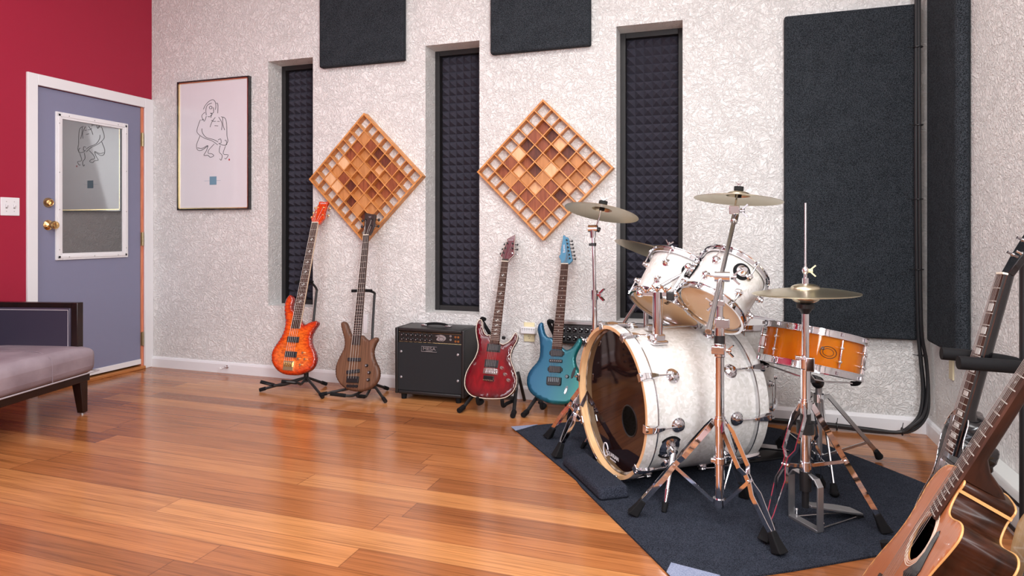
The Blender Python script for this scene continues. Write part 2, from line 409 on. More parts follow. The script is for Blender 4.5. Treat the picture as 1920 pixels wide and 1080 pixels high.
        o = bpy.data.objects.new(name, me); C.objects.link(o); o.location = loc
        if parent: o.parent = parent
        if bevel:
            b = o.modifiers.new('bevel', 'BEVEL'); b.width = bevel; b.segments = seg; b.limit_method = 'ANGLE'; b.angle_limit = .6
        return o
def wm(o):
    M = o.matrix_basis.copy(); p = o.parent
    while p: M = p.matrix_basis @ M; p = p.parent
    return M
def tag(o, label, cat, group=None):
    o['label'] = label; o['category'] = cat
    if group: o['group'] = group
    return o
def thing(name, label, cat, loc=(0, 0, 0), M=None, group=None):
    o = bpy.data.objects.new(name, None); C.objects.link(o); o.empty_display_size = .05
    if M is not None: o.matrix_basis = M
    else: o.location = loc
    return tag(o, label, cat, group)
def struct(o): o['kind'] = 'structure'; return o
def frame(o, x, y, z):
    o, x, y, z = V(o), V(x), V(y), V(z)
    y.normalize(); z = (z - y*z.dot(y)).normalized(); x = y.cross(z)
    return Matrix(((x.x, y.x, z.x, o.x), (x.y, y.y, z.y, o.y), (x.z, y.z, z.z, o.z), (0, 0, 0, 1)))
def axisM(o, z, hint=None):
    x, y, z = basis(z, hint); o = V(o)
    return Matrix(((x.x, y.x, z.x, o.x), (x.y, y.y, z.y, o.y), (x.z, y.z, z.z, o.z), (0, 0, 0, 1)))
def text_mb(mb, txt, size, M, extrude=.0006, align='CENTER', sx=1.0):
    cu = bpy.data.curves.new('t', 'FONT'); cu.body = txt; cu.size = size; cu.extrude = extrude; cu.align_x = align; cu.align_y = 'CENTER'
    cu.resolution_u = 3
    o = bpy.data.objects.new('t', cu); C.objects.link(o); bpy.context.view_layer.update()
    me = bpy.data.meshes.new_from_object(o)
    mb.add([M @ V((v.co.x*sx, v.co.y, v.co.z)) for v in me.vertices], [tuple(p.vertices) for p in me.polygons])
    bpy.data.objects.remove(o); bpy.data.curves.remove(cu); bpy.data.meshes.remove(me)

# ------------------------------------------------------------------ room
XL, XR, YB, YF, ZC = -4.247, 1.005, 3.85, -2.0, 3.2
mb = MB(); mb.box2((XL-.2, YF-.2, -.1), (XR+.2, YB+.3, 0)); o = struct(mb.build('floor', 'bamboo_floor', smooth=False))
mb = MB(); mb.box2((XL-.2, YF-.2, ZC), (XR+.2, YB+.3, ZC+.1)); struct(mb.build('ceiling', 'ceiling_paint', smooth=False))
NICHE = [(-3.150, -2.768), (-1.889, -1.505), (-.622, -.236)]; NZ0, NZ1, ND = .515, 2.286, .148
mb = MB()
xs = [XL-.2]+[x for n_ in NICHE for x in n_]+[XR+.2]
for i in range(len(xs)-1):
    a, b = xs[i], xs[i+1]
    if i % 2 == 0: mb.box2((a, YB, 0), (b, YB+.3, ZC))
    else:
        mb.box2((a, YB, 0), (b, YB+.3, NZ0)); mb.box2((a, YB, NZ1), (b, YB+.3, ZC)); mb.box2((a, YB+ND+.06, NZ0), (b, YB+.3, NZ1))
struct(mb.build('wall_back', 'plaster_white', smooth=False))
mb = MB(); mb.box2((XR, YF-.2, 0), (XR+.2, YB, ZC)); struct(mb.build('wall_right', 'plaster_white', smooth=False))
mb = MB(); mb.box2((XL, YF-.2, 0), (XR, YF, ZC)); struct(mb.build('wall_front', 'dark_wall', smooth=False))
DY0, DY1, DZ = 2.967, 3.775, 2.004   # door opening
mb = MB(); mb.box2((XL-.2, YF-.2, 0), (XL, DY0, ZC)); mb.box2((XL-.2, DY1, 0), (XL, YB, ZC)); mb.box2((XL-.2, DY0, DZ), (XL, DY1, ZC)); mb.box2((XL-.2, DY0, 0), (XL-.1, DY1, DZ))
struct(mb.build('wall_left', 'red_paint', smooth=False))
# baseboards
def baseboard(name, a, b, th, axis):
    mb = MB(); h = .082
    prof = [(0, 0), (th, 0), (th, h-.018), (th-.006, h-.006), (0, h)]
    P = []
    for e in (a, b):
        for d, z in prof: P.append((e, YB-d, z) if axis == 'x' else (XR-d, e, z))
    n = len(prof)
    mb.add(P, [tuple(range(n)), tuple(range(2*n-1, n-1, -1))]+[(i, (i+1) % n, n+(i+1) % n, n+i) for i in range(n)])
    return struct(mb.build(name, 'white_paint', smooth=False))
bb = baseboard('baseboard_back', XL+.001, XR, .016, 'x')
baseboard('baseboard_right', 3.36, YB, .016, 'y')
# spring door stopper
mb = MB(); pts = []
for i in range(120):
    a = i*.55; t_ = i/120; pts.append((-3.499+.006*math.cos(a), YB-.016-.07*t_, .05+.006*math.sin(a)))
mb.tube(pts, .0012, 5); st_ = thing('door_stopper', 'small white-tipped spring door stop screwed to the back baseboard near the door', 'door stop', (-3.499, YB-.05, .03))
mb.build('spring', 'chrome', st_, world=True)
mb = MB(); mb.cyl((-3.499, YB-.084, .05), (-3.499, YB-.1, .05), .009, 12); mb.build('tip', 'white_paint', st_, world=True)
mb = MB(); mb.cyl((-3.499, YB-.015, .05), (-3.499, YB-.022, .05), .012, 12); mb.build('mount', 'chrome', st_, world=True)

# door with casing
mb = MB(); cw = .066
for y0, y1, z0, z1 in ((DY0-cw, DY0, 0, DZ+.072), (DY1, YB, 0, DZ+.072), (DY0, DY1, DZ, DZ+.072)):
    mb.box2((XL, y0, z0), (XL+.018, y1, z1))
struct(mb.build('trim_1', 'white_paint', bevel=.003))
mb = MB(); mb.box2((XL-.045, DY0+.002, .036), (XL-.008, DY1-.02, DZ-.003)); dr = struct(mb.build('door_1', 'door_paint', bevel=.002))
mb = MB(); mb.box2((XL-.05, DY1-.018, .0), (XL-.002, DY1, DZ)); struct(mb.build('trim_2', 'door_edge'))
mb = MB(); mb.box2((XL-.1, DY0, DZ-.003), (XL-.05, DY1, DZ)); mb.box2((XL-.1, DY0, 0), (XL-.05, DY0+.003, DZ)); struct(mb.build('trim_3', 'white_paint'))
mb = MB(); mb.box2((XL-.1, DY0, 0), (XL+.025, DY1, .022)); struct(mb.build('trim_4', 'threshold_wood', bevel=.004))
gy0, gy1, gz0, gz1, fw = 3.093, 3.638, .860, 1.857, .045
mb = MB()
for y0, y1, z0, z1 in ((gy0, gy0+fw, gz0, gz1), (gy1-fw, gy1, gz0, gz1), (gy0+fw, gy1-fw, gz0, gz0+fw), (gy0+fw, gy1-fw, gz1-fw, gz1)):
    mb.box2((XL-.008, y0, z0), (XL+.006, y1, z1))
for y0, y1, z0, z1 in ((gy0+.012, gy0+fw-.014, gz0+.012, gz1-.012), (gy1-fw+.014, gy1-.012, gz0+.012, gz1-.012), (gy0+.012, gy1-.012, gz0+.012, gz0+fw-.014), (gy0+.012, gy1-.012, gz1-fw+.014, gz1-.012)):
    mb.box2((XL+.004, y0, z0), (XL+.011, y1, z1))
gf = mb.build('glass_frame', 'white_paint', dr, world=True, bevel=.003)
mb = MB(); mb.box2((XL-.012, gy0+fw-.002, gz0+fw-.002), (XL-.004, gy1-fw+.002, gz1-fw+.002)); mb.build('glass_pane', 'door_glass', dr, world=True)
for y, z in [(gy0+.02, z) for z in (.93, 1.2, 1.45, 1.78)]+[(gy1-.02, z) for z in (.93, 1.2, 1.5, 1.78)]+[(y, z) for y in (3.18, 3.365, 3.55) for z in (gz0+.02, gz1-.02)]:
    mb = MB(); mb.ball((XL+.011, y, z), .004, 8, (.4, 1, 1)); mb.build('screw', 'grey_metal', gf, world=True)
mb = MB(); mb.box2((XL-.008, DY0+.004, .036), (XL-.001, DY1-.02, .075)); mb.build('door_sweep', 'white_paint', dr, world=True, bevel=.002)
for z in (1.757, .994, .228):
    mb = MB(); mb.cyl((XL+.004, DY1-.010, z-.052), (XL+.004, DY1-.010, z+.052), .0075, 12)
    mb.box2((XL-.004, DY1-.022, z-.05), (XL+.001, DY1+.004, z+.05))
    for k in (-.018, .018): mb.cyl((XL+.004, DY1-.010, z+k-.001), (XL+.004, DY1-.010, z+k+.001), .0085, 12)
    mb.build('hinge', 'antique_brass', dr, world=True)
mb = MB(); mb.lathe([(0, 0), (.033, 0), (.033, .006), (.026, .016), (.024, .022), (.019, .026), (.017, .024), (0, .022)], (XL-.008, 3.050, 1.244), (1, 0, 0), 28)
mb.box((XL+.016, 3.050, 1.244), (.004, .002, .012)); mb.build('deadbolt', 'brass', dr, world=True)
mb = MB(); mb.lathe([(0, 0), (.034, 0), (.034, .005), (.026, .014), (.013, .022), (.012, .034), (.018, .040), (.026, .050), (.028, .060), (.025, .070), (.012, .075), (0, .073)], (XL-.008, 3.050, 1.095), (1, 0, 0), 28)
mb.build('door_knob', 'brass', dr, world=True)
# light switch
sw = thing('light_switch', 'white double toggle light switch plate on the red wall left of the door', 'light switch', (XL, 2.805, 1.155))
mb = MB(); mb.box2((XL, 2.748, 1.152), (XL+.006, 2.861, 1.266)); mb.build('plate', 'white_paint', sw, world=True, bevel=.004)
for y in (2.782, 2.828):
    mb = MB(); mb.box((XL+.010, y, 1.212), (.012, .009, .016), Matrix.Rotation(.5, 3, 'Y')); mb.build('toggle', 'white_paint', sw, world=True, bevel=.001)
    mb = MB(); mb.box((XL+.006, y, 1.209), (.001, .011, .025)); mb.build('slot', 'grey_metal', sw, world=True)
    for z in (1.179, 1.240):
        mb = MB(); mb.ball((XL+.006, y, z), .0028, 8, (.5, 1, 1)); mb.build('screw', 'grey_metal', sw, world=True)

# windows: black frame and foam
for i, (x0, x1) in enumerate(NICHE):
    mb = MB(); f = .034; y0, y1 = YB+ND, YB+ND+.058
    for a, b, c_, d in ((x0, x0+f, NZ0, NZ1), (x1-f, x1, NZ0, NZ1), (x0+f, x1-f, NZ0, NZ0+f), (x0+f, x1-f, NZ1-f, NZ1)): mb.box2((a, y0, c_), (b, y1, d))
    struct(mb.build('window_%d' % (i+1), 'window_black', bevel=.002))
    mb = MB(); X0, X1, Z0, Z1 = x0+f, x1-f, NZ0+f, NZ1-f; nx = 6; nz = 32; dx = (X1-X0)/nx; dz = (Z1-Z0)/nz
    yb, yt = y1-.012, y1-.055
    random.seed(i)
    for a in range(nx):
        for b in range(nz):
            xa, za = X0+a*dx, Z0+b*dz; tip = (xa+dx/2+random.uniform(-.002, .002), yt+random.uniform(0, .004), za+dz/2+random.uniform(-.003, .001))
            mb.add([(xa, yb, za), (xa+dx, yb, za), (xa+dx, yb, za+dz), (xa, yb, za+dz), tip], [(0, 1, 4), (1, 2, 4), (2, 3, 4), (3, 0, 4)])
    mb.box2((X0, y1, Z0), (X1, yb-.0005, Z1))
    fo = mb.build('acoustic_foam', 'foam', smooth=False)
    tag(fo, ['charcoal pyramid foam filling the tall niche beside the framed drawing', 'charcoal pyramid foam filling the tall niche between the two wooden diffusers', 'charcoal pyramid foam filling the tall niche behind the cymbals and white toms'][i], 'acoustic foam', 'pyramid foam in the wall niches')

# fabric panels
def panel(a, b, label, grp=None, bev=.02):
    mb = MB(); mb.box2(a, b); o = mb.build('sound_absorber', 'panel_fabric', bevel=bev, seg=3); tag(o, label, 'acoustic panel', grp); return o
panel((-2.683, YB-.05, 2.192), (-2.028, YB-.002, 3.1), 'charcoal fabric acoustic panel high on the wall above the left wooden diffuser', 'upper fabric wall panels', .012)
panel((-1.414, YB-.05, 2.176), (-.771, YB-.002, 3.1), 'charcoal fabric acoustic panel high on the wall above the right wooden diffuser', 'upper fabric wall panels', .012)
panel((.307, YB-.05, .49), (.945, YB-.002, 2.235), 'large dark fabric acoustic panel on the back wall behind the hi-hat and snare', None, .012)
panel((.945, 3.23, .51), (XR-.002, 3.665, 3.1), 'tall dark fabric acoustic panel on the right wall beside the cable run', None, .018)

# picture
pf = thing('framed_drawing', 'framed line drawing of a crouching figure, on the wall right of the door', 'picture', (-3.63, YB, 1.212))
x0, x1, z0, z1 = -3.966, -3.298, 1.213, 2.190
mb = MB(); q = .010
for a, b, c_, d in ((x0, x0+q, z0, z1), (x1-q, x1, z0, z1), (x0+q, x1-q, z0, z0+q), (x0+q, x1-q, z1-q, z1)): mb.box2((a, YB-.03, c_), (b, YB, d))
mb.build('frame', 'black_gloss', pf, world=True, bevel=.001)
mb = MB(); q2 = .007
for a, b, c_, d in ((x0+q, x0+q+q2, z0+q, z1-q), (x1-q-q2, x1-q, z0+q, z1-q), (x0+q, x1-q, z0+q, z0+q+q2), (x0+q, x1-q, z1-q-q2, z1-q)): mb.box2((a, YB-.026, c_), (b, YB-.012, d))
mb.build('inner_trim', 'gold', pf, world=True)
mb = MB(); mb.box2((x0+q, YB-.019, z0+q), (x1-q, YB-.006, z1-q)); mb.build('paper', 'art_paper', pf, world=True)
STROKES = [[(-3.722, 1.97), (-3.704, 1.999), (-3.671, 2.026), (-3.634, 2.037), (-3.611, 2.019), (-3.604, 1.985), (-3.611, 1.96)], [(-3.694, 1.924), (-3.699, 1.961), (-3.685, 1.998), (-3.643, 2.013)], [(-3.64, 1.979), (-3.643, 1.971), (-3.653, 1.969), (-3.663, 1.973), (-3.666, 1.982), (-3.659, 1.989), (-3.65, 1.989), (-3.641, 1.983), (-3.64, 1.979)], [(-3.588, 1.933), (-3.585, 1.984), (-3.591, 2.008), (-3.602, 2.007)], [(-3.629, 1.979), (-3.628, 1.939), (-3.657, 1.938), (-3.634, 1.928)], [(-3.68, 1.914), (-3.662, 1.911), (-3.643, 1.928), (-3.653, 1.903)], [(-3.708, 1.947), (-3.736, 1.926), (-3.732, 1.904), (-3.713, 1.88), (-3.694, 1.917)], [(-3.75, 1.894), (-3.764, 1.868), (-3.783, 1.817), (-3.777, 1.794), (-3.741, 1.767), (-3.694, 1.746), (-3.639, 1.729), (-3.588, 1.697)], [(-3.736, 1.826), (-3.732, 1.796), (-3.694, 1.757), (-3.629, 1.739), (-3.584, 1.719)], [(-3.611, 1.904), (-3.643, 1.869), (-3.659, 1.833)], [(-3.648, 1.884), (-3.625, 1.874), (-3.606, 1.875)], [(-3.591, 1.872), (-3.57, 1.871)], [(-3.616, 1.842), (-3.584, 1.838)], [(-3.579, 1.903), (-3.556, 1.872), (-3.547, 1.846), (-3.552, 1.806)], [(-3.556, 1.905), (-3.52, 1.892), (-3.506, 1.847), (-3.503, 1.767), (-3.494, 1.722), (-3.511, 1.697)], [(-3.542, 1.901), (-3.54, 1.849), (-3.524, 1.804)], [(-3.755, 1.771), (-3.778, 1.727), (-3.788, 1.698), (-3.778, 1.668), (-3.741, 1.662), (-3.68, 1.693)], [(-3.778, 1.683), (-3.732, 1.677), (-3.68, 1.697), (-3.694, 1.657), (-3.718, 1.624), (-3.68, 1.623), (-3.657, 1.607), (-3.625, 1.617), (-3.643, 1.633), (-3.676, 1.638), (-3.671, 1.663), (-3.62, 1.706)], [(-3.584, 1.734), (-3.561, 1.74), (-3.556, 1.71), (-3.579, 1.708), (-3.547, 1.695), (-3.506, 1.695), (-3.511, 1.727), (-3.524, 1.727)], [(-3.565, 1.692), (-3.574, 1.645), (-3.547, 1.618), (-3.556, 1.582), (-3.57, 1.593)], [(-3.515, 1.687), (-3.538, 1.629), (-3.492, 1.62), (-3.511, 1.591), (-3.524, 1.595)], [(-3.741, 1.889), (-3.718, 1.896)]]
mb = MB()
for s_ in STROKES:
    P = cat_rom([(x, YB-.0195, z) for x, z in s_], 3) if len(s_) > 2 else [(x, YB-.0195, z) for x, z in s_]
    mb.tube(P, .0019, 5)
mb.build('ink_lines', 'ink', pf, world=True)
mb = MB(); mb.box2((-3.663, YB-.0205, 1.401), (-3.600, YB-.019, 1.463)); mb.box2((-3.713, YB-.0198, 1.431), (-3.561, YB-.019, 1.4325)); mb.build('blue_square', 'blue_ink', pf, world=True)
mb = MB(); mb.box2((-3.488, YB-.0198, 1.577), (-3.476, YB-.019, 1.590)); mb.build('red_stamp', 'red_ink', pf, world=True)

# wooden skyline diffusers
def diffuser(cx, cz, side, seed, label):
    T = thing('wooden_diffuser', label, 'sound diffuser', (cx, YB, cz-side*.707), group='diamond shaped wooden diffusers on the back wall')
    random.seed(seed); N = 8; D = .055; th = .006; s2 = side/2; c45 = math.sqrt(.5)
    M = Matrix.Translation((cx, YB, cz)) @ Matrix(((c45, -c45, 0, 0), (0, 0, -1, 0), (c45, c45, 0, 0), (0, 0, 0, 1)))   # a,b in wall plane, z out of the wall
    mb = MB(M); e = .011
    for a in (-s2+e/2, s2-e/2):
        mb.box((a, 0, D/2), (e, side, D)); mb.box((0, a, D/2), (side-2*e, e, D))
    mb.build('frame', 'diffuser_wood', T, world=True, bevel=.001)
    mb = MB(M); cell = (side-2*e)/N
    for i in range(1, N):
        a = -s2+e+i*cell; mb.box((a, 0, D/2-.001), (th, side-2*e, D-.002)); mb.box((0, a, D/2-.0015), (side-2*e, th, D-.003))
    mb.build('lattice', 'diffuser_wood', T, world=True)
    mats = ['block_light', 'block_mid', 'block_mid', 'block_red', 'block_dark', 'block_mid', 'block_red']
    for i in range(1, N-1):
        for j in range(1, N-1):
            h = random.choice([.008, .016, .026, .036, .046]); m_ = random.choice(mats)
            a = -s2+e+(i+.5)*cell; b = -s2+e+(j+.5)*cell
            mb = MB(M); mb.box((a, b, h/2), (cell-th-.001, cell-th-.001, h)); mb.build('wood_block', m_, T, world=True)
diffuser(-2.324, 1.417, .622, 3, 'diamond lattice wood diffuser with mixed wood blocks behind the two basses')
diffuser(-1.066, 1.432, .616, 11, 'diamond lattice wood diffuser with mixed wood blocks above the red and teal guitars')

# wall plates
ot = thing('wall_outlet', 'ivory wall outlet with a white six-way adapter between the red and teal guitars', 'outlet', (-1.168, YB, .361))
mb = MB(); mb.box2((-1.203, YB-.007, .361), (-1.133, YB, .482)); mb.build('plate', 'ivory_plastic', ot, world=True, bevel=.003)
mb = MB(); mb.box2((-1.215, YB-.04, .415), (-1.120, YB-.007, .457)); ad_ = mb.build('adapter', 'white_paint', ot, world=True, bevel=.004)
for k in range(6):
    x = -1.205+k*.015; mb = MB(); mb.box((x, YB-.0405, .446), (.002, .002, .006)); mb.box((x+.005, YB-.0405, .446), (.002, .002, .006)); mb.cyl((x+.0025, YB-.0395, .436), (x+.0025, YB-.0412, .436), .0016, 8)
    mb.build('socket', 'black_plastic', ad_, world=True)
mb = MB(); mb.box((-1.172, YB-.008, .396), (.0025, .002, .009)); mb.box((-1.162, YB-.008, .396), (.0025, .002, .008)); mb.cyl((-1.167, YB-.006, .384), (-1.167, YB-.0085, .384), .0025, 8); mb.build('socket', 'black_plastic', ot, world=True)
mb = MB(); mb.box2((-2.356, YB-.006, .354), (-2.326, YB, .481)); tag(mb.build('wall_plate', 'white_paint', bevel=.002), 'narrow white blank wall plate behind the dark walnut bass neck', 'wall plate')
mb = MB(); mb.box2((.150, YB-.006, .385), (.205, YB, .500)); tag(mb.build('wall_plate', 'ivory_plastic', bevel=.002), 'ivory wall plate low on the wall between kick drum and amber snare', 'wall plate')
mb = MB(); mb.box2((XR-.008, 3.455, .365), (XR, 3.505, .60)); tag(mb.build('wall_strip', 'beige_wood', bevel=.001), 'short beige strip on the right wall below the corner panel', 'wall strip')
# heater
ht = thing('baseboard_heater', 'white electric baseboard heater along the right wall behind the guitars', 'heater', (.967, 1.9, 0))
mb = MB(); prof = [(XR, .012), (.945, .012), (.937, .03), (.931, .06), (.931, .168), (.937, .18), (XR, .18)]
P = [(x, y, z) for y in (.9, 3.36) for x, z in prof]; n = len(prof)
mb.add(P, [tuple(range(n)), tuple(range(2*n-1, n-1, -1))]+[(i, (i+1) % n, n+(i+1) % n, n+i) for i in range(n)]); mb.build('casing', 'heater_white', ht, world=True, bevel=.002)
mb = MB(); mb.box2((.9295, .95, .135), (.934, 3.0, .148)); mb.box2((.9295, .95, .035), (.934, 3.0, .05)); mb.build('vent', 'black_plastic', ht, world=True)
mb = MB(); mb.cyl((.931, 3.26, .105), (.912, 3.26, .105), .011, 16); mb.build('knob', 'black_plastic', ht, world=True)
mb = MB(); mb.box2((XR, .9, 0), (.95, 3.36, .012)); mb.build('foot', 'heater_white', ht, world=True)

# cable bundle
cb_ = thing('cable_bundle', 'bundle of black cables running down the corner and along the baseboard', 'cables', (.95, 3.75, 0))
random.seed(4)
for k, (ox, oy) in enumerate(((0, 0), (.012, -.006), (-.006, -.014), (.008, -.018))):
    bx = .002*k
    P = [(.932+ox, 3.782+oy, 3.1), (.934+ox*.8, 3.784+oy, 2.2), (.932+ox, 3.780+oy, 1.5), (.936+ox, 3.782+oy, .9), (.942+ox, 3.780+oy, .55), (.951+ox*1.6+bx, 3.775+oy, .40),
         (.962+ox*1.5, 3.765+oy, .25), (.958+ox*1.5-bx*3, 3.75+oy, .13), (.915+ox*1.4-bx*5, 3.745+oy, .05+.004*k), (.84+ox, 3.755+oy, .018+.003*k), (.72, 3.765+oy, .014+.009*(k % 2)), (.5, 3.775+oy, .02+.009*(k % 2)), (.2, 3.79+oy, .014+.01*(k % 2)), (-.2, 3.80+oy, .014+.01*(k % 2)), (-.6, 3.81+oy, .012+.01*(k % 2))]
    mb = MB(); mb.tube(cat_rom(P, 6), .0085, 10); mb.build('cable', 'cable_black', cb_, world=True)
for (x, y, z, d) in ((.937, 3.772, 2.62, 0), (.937, 3.772, 2.0, 0), (.938, 3.77, 1.6, 0), (.938, 3.77, 1.22, 0), (.94, 3.77, .86, 0), (.955, 3.765, .42, 0), (.86, 3.745, .03, 1), (.56, 3.762, .022, 1), (.2, 3.78, .022, 1)):
    mb = MB()
    if d == 0: mb.ring([(x+.021*math.cos(a), y+.019*math.sin(a), z) for a in np.linspace(0, 2*PI, 20, endpoint=False)], .003, 6); mb.bar((x-.02, y, z), (x-.045, y-.004, z+.004), .003, .003)
    else: mb.ring([(x, y+.019*math.cos(a), z+.019*math.sin(a)) for a in np.linspace(0, 2*PI, 20, endpoint=False)], .003, 6); mb.bar((x, y, z+.015), (x+.004, y-.004, z+.045), .003, .003)
    mb.build('cable_tie', 'black_plastic', cb_, world=True)

# carpet
cp = thing('drum_carpet', 'dark charcoal drum rug on the wood floor under the drum kit', 'rug', (0, 3, 0))
out = [(-1.08, 3.25), (-.60, 2.655), (-.56, 2.585), (-.122, 1.957), (.20, 2.16), (.46, 2.34), (.80, 2.52), (.895, 2.70), (.86, 2.97), (.80, 3.06), (.62, 3.29), (.46, 3.48), (.28, 3.67), (.05, 3.74), (-.5, 3.60), (-.81, 3.44)]
M0 = Matrix.Identity(4)
mb = MB(); mb.prism(out, .001, .007); mb.build('mat', 'carpet_fabric', cp, world=True, smooth=False)
mb = MB(); mb.prism([(-1.09, 3.253), (-1.045, 3.195), (-.965, 3.335)], .0075, .009); mb.build('corner_patch', 'patch_fabric', cp, world=True, smooth=False)
mb = MB(); mb.prism([(-.124, 1.950), (-.172, 2.020), (-.163, 2.082), (-.014, 2.052)], .0075, .009); mb.build('corner_patch', 'patch_fabric', cp, world=True, smooth=False)
# carpet covered wedge in front of the kick
mb = MB()
A, B_, Cc, Dd = V((-.700, 2.800, .0085)), V((-.462, 2.462, .0085)), V((-.352, 2.532, .0085)), V((-.600, 2.872, .0085))
hgt = V((0, 0, .042)); ins = .008
up_ = [A.lerp(Cc, .04)+hgt, B_.lerp(Dd, .04)+hgt, Cc.lerp(A, .03)+hgt*1.15, Dd.lerp(B_, .03)+hgt*1.15]
mb.add([A, B_, Cc, Dd]+up_, [(3, 2, 1, 0), (4, 5, 6, 7), (0, 1, 5, 4), (1, 2, 6, 5), (2, 3, 7, 6), (3, 0, 4, 7)])
tag(mb.build('carpet_block', 'carpet_pad', bevel=.014, seg=4), 'carpet-covered block on the rug against the front of the kick drum', 'drum block')

# ------------------------------------------------------------------ sofa
u = V((-.230, .973, 0)).normalized(); dd = V((-.973, -.230, 0)).normalized()
SM = Matrix(((-u.x, dd.x, 0, -3.518), (-u.y, dd.y, 0, 2.736), (0, 0, 1, 0), (0, 0, 0, 1)))   # local x toward the camera end, y toward the back
sf = thing('sofa', 'mauve leather sofa with dark wood frame and low padded arms, at the left edge', 'sofa', M=SM)
Lh = 1.55; Dp = .66
for lx, ly in ((.03, 0), (Lh-.03, 0), (.03, Dp-.05), (Lh-.03, Dp-.05)):
    mb = MB(); w0, w1 = .062, .036
    P = []
    for z, w_ in ((.0, w1), (.24, w0)):
        P += [(lx-.03, ly-.015, z), (lx-.03+w_, ly-.015, z), (lx-.03+w_, ly-.015+w_, z), (lx-.03, ly-.015+w_, z)]
    P = [(p[0], p[1], p[2]+.012) for p in P]
    mb.add(P, [(3, 2, 1, 0), (4, 5, 6, 7)]+[(i, (i+1) % 4, 4+(i+1) % 4, 4+i) for i in range(4)]); lg = mb.build('leg', 'sofa_wood', sf, bevel=.002)
    mb = MB(); mb.cyl((lx-.012, ly+.003, 0), (lx-.012, ly+.003, .013), .012, 12); mb.build('glide', 'grey_metal', lg)
mb = MB(); mb.box2((-.012, -.02, .19), (Lh+.012, Dp, .235)); mb.build('apron', 'sofa_wood', sf, bevel=.004)
def cushion(name, a, b, mat, parent, puff=.02, bev=.035):
    mb = MB(); nx, ny = 14, 10; a, b = V(a), V(b)
    # grid box with crowned top
    P = []; F = []
    for k, zz in enumerate((a.z, b.z)):
        for i in range(nx+1):
            for j in range(ny+1):
                s_, t_ = i/nx, j/ny; crown = (1-(2*s_-1)**6)*(1-(2*t_-1)**6)
                P.append((a.x+(b.x-a.x)*s_, a.y+(b.y-a.y)*t_, zz+(puff*crown if k else 0)))
    W = ny+1; K = (nx+1)*W
    for i in range(nx):
        for j in range(ny):
            q = [i*W+j, (i+1)*W+j, (i+1)*W+j+1, i*W+j+1]; F.append(tuple(reversed(q))); F.append(tuple(x+K for x in q))
    edge = [i*W for i in range(nx+1)]+[nx*W+j for j in range(1, W)]+[i*W+ny for i in range(nx-1, -1, -1)]+[j for j in range(ny-1, 0, -1)]
    for i in range(len(edge)): e0, e1 = edge[i], edge[(i+1) % len(edge)]; F.append((e0, e1, e1+K, e0+K))
    mb.add(P, F); return mb.build(name, mat, parent, bevel=bev, seg=4, ang=60)
seat = cushion('seat_cushion', (-.03, -.055, .238), (Lh+.03, Dp-.1, .385), 'mauve_leather', sf, .03, .045)
mb = MB(); mb.ring([(-.034, -.058, .245), (Lh+.034, -.058, .245), (Lh+.034, Dp-.1, .245), (-.034, Dp-.1, .245)], .004, 6); mb.build('piping', 'piping', seat)
for xx in (.30, .86):
    mb = MB(); mb.tube(cat_rom([(xx, -.0548, .25), (xx, -.0552, .335), (xx, -.045, .376), (xx, -.012, .397), (xx, .05, .4135), (xx, .3, .4145), (xx, Dp-.16, .405)], 5), .0016, 6); mb.build('seam', 'mauve_leather', seat)
for x0 in (0.0, Lh-.045):
    mb = MB(); y0, y1, z0, z1 = .012, Dp, .235, .645; b = .030
    mb.box2((x0, y0, z0), (x0+.045, y0+b+.01, z1)); mb.box2((x0, y1-b, z0), (x0+.045, y1, z1)); mb.box2((x0, y0+b, z1-b), (x0+.045, y1-b, z1))
    ar = mb.build('arm_frame', 'sofa_wood', sf, bevel=.003)
    mb = MB(); mb.box2((x0+.006, y0+b+.01, z0), (x0+.052, y1-b, z1-b)); mb.build('arm_pad', 'purple_leather', sf, bevel=.008, seg=3)
    mb = MB(); q = x0+.052; mb.tube([(q, y0+b+.022, z0+.1), (q, y0+b+.022, z1-b-.012), (q, y1-b-.01, z1-b-.012)], .0028, 6); mb.build('piping', 'piping', ar)
mb = MB(); mb.box2((.045, Dp-.08, .235), (Lh-.045, Dp-.01, .72)); mb.build('backrest', 'purple_leather', sf, bevel=.02, seg=3)
mb = MB(); mb.box2((0, Dp-.03, .235), (Lh, Dp, .75)); mb.box2((.0, Dp-.09, .72), (Lh, Dp, .75)); mb.build('back_frame', 'sofa_wood', sf, bevel=.003)

# ------------------------------------------------------------------ combo amp
am_ = thing('guitar_amplifier', 'black combo guitar amplifier with control panel, between the basses and the red guitar', 'amplifier', M=Matrix.Translation((-1.975, 3.59, 0)) @ Matrix.Rotation(.02, 4, 'Z'))
W_, H_, Dp2 = .470, .415, .235; z0 = .035
mb = MB(); t_ = .022
mb.box2((0, 0, z0), (t_, Dp2, z0+H_)); mb.box2((W_-t_, 0, z0), (W_, Dp2, z0+H_)); mb.box2((t_, 0, z0), (W_-t_, Dp2, z0+t_)); mb.box2((t_, 0, z0+H_-t_), (W_-t_, Dp2, z0+H_)); mb.box2((t_, Dp2-.02, z0+t_), (W_-t_, Dp2, z0+H_-t_))
cabn = mb.build('cabinet', 'black_tolex', am_, bevel=.007, seg=3)
mb = MB(); mb.box2((t_-.004, .006, z0+t_), (W_-t_+.004, .02, z0+H_-.092)); gr = mb.build('grille', 'grille_cloth', am_, bevel=.004)
for x, z in ((.042, .30), (W_-.045, .30), (.042, .14), (W_-.045, .14)):
    mb = MB(); mb.lathe([(0, 0), (.0075, 0), (.0075, -.002), (.004, -.004), (0, -.003)], (x, .006, z), (0, 1, 0), 14); mb.build('grille_screw', 'silver_print', gr)
mb = MB()
mb.tube([(W_/2-.052, .003, .308), (W_/2+.052, .003, .308), (W_/2+.052, .003, .340), (W_/2-.052, .003, .340), (W_/2-.052, .003, .308)], .0016, 6)
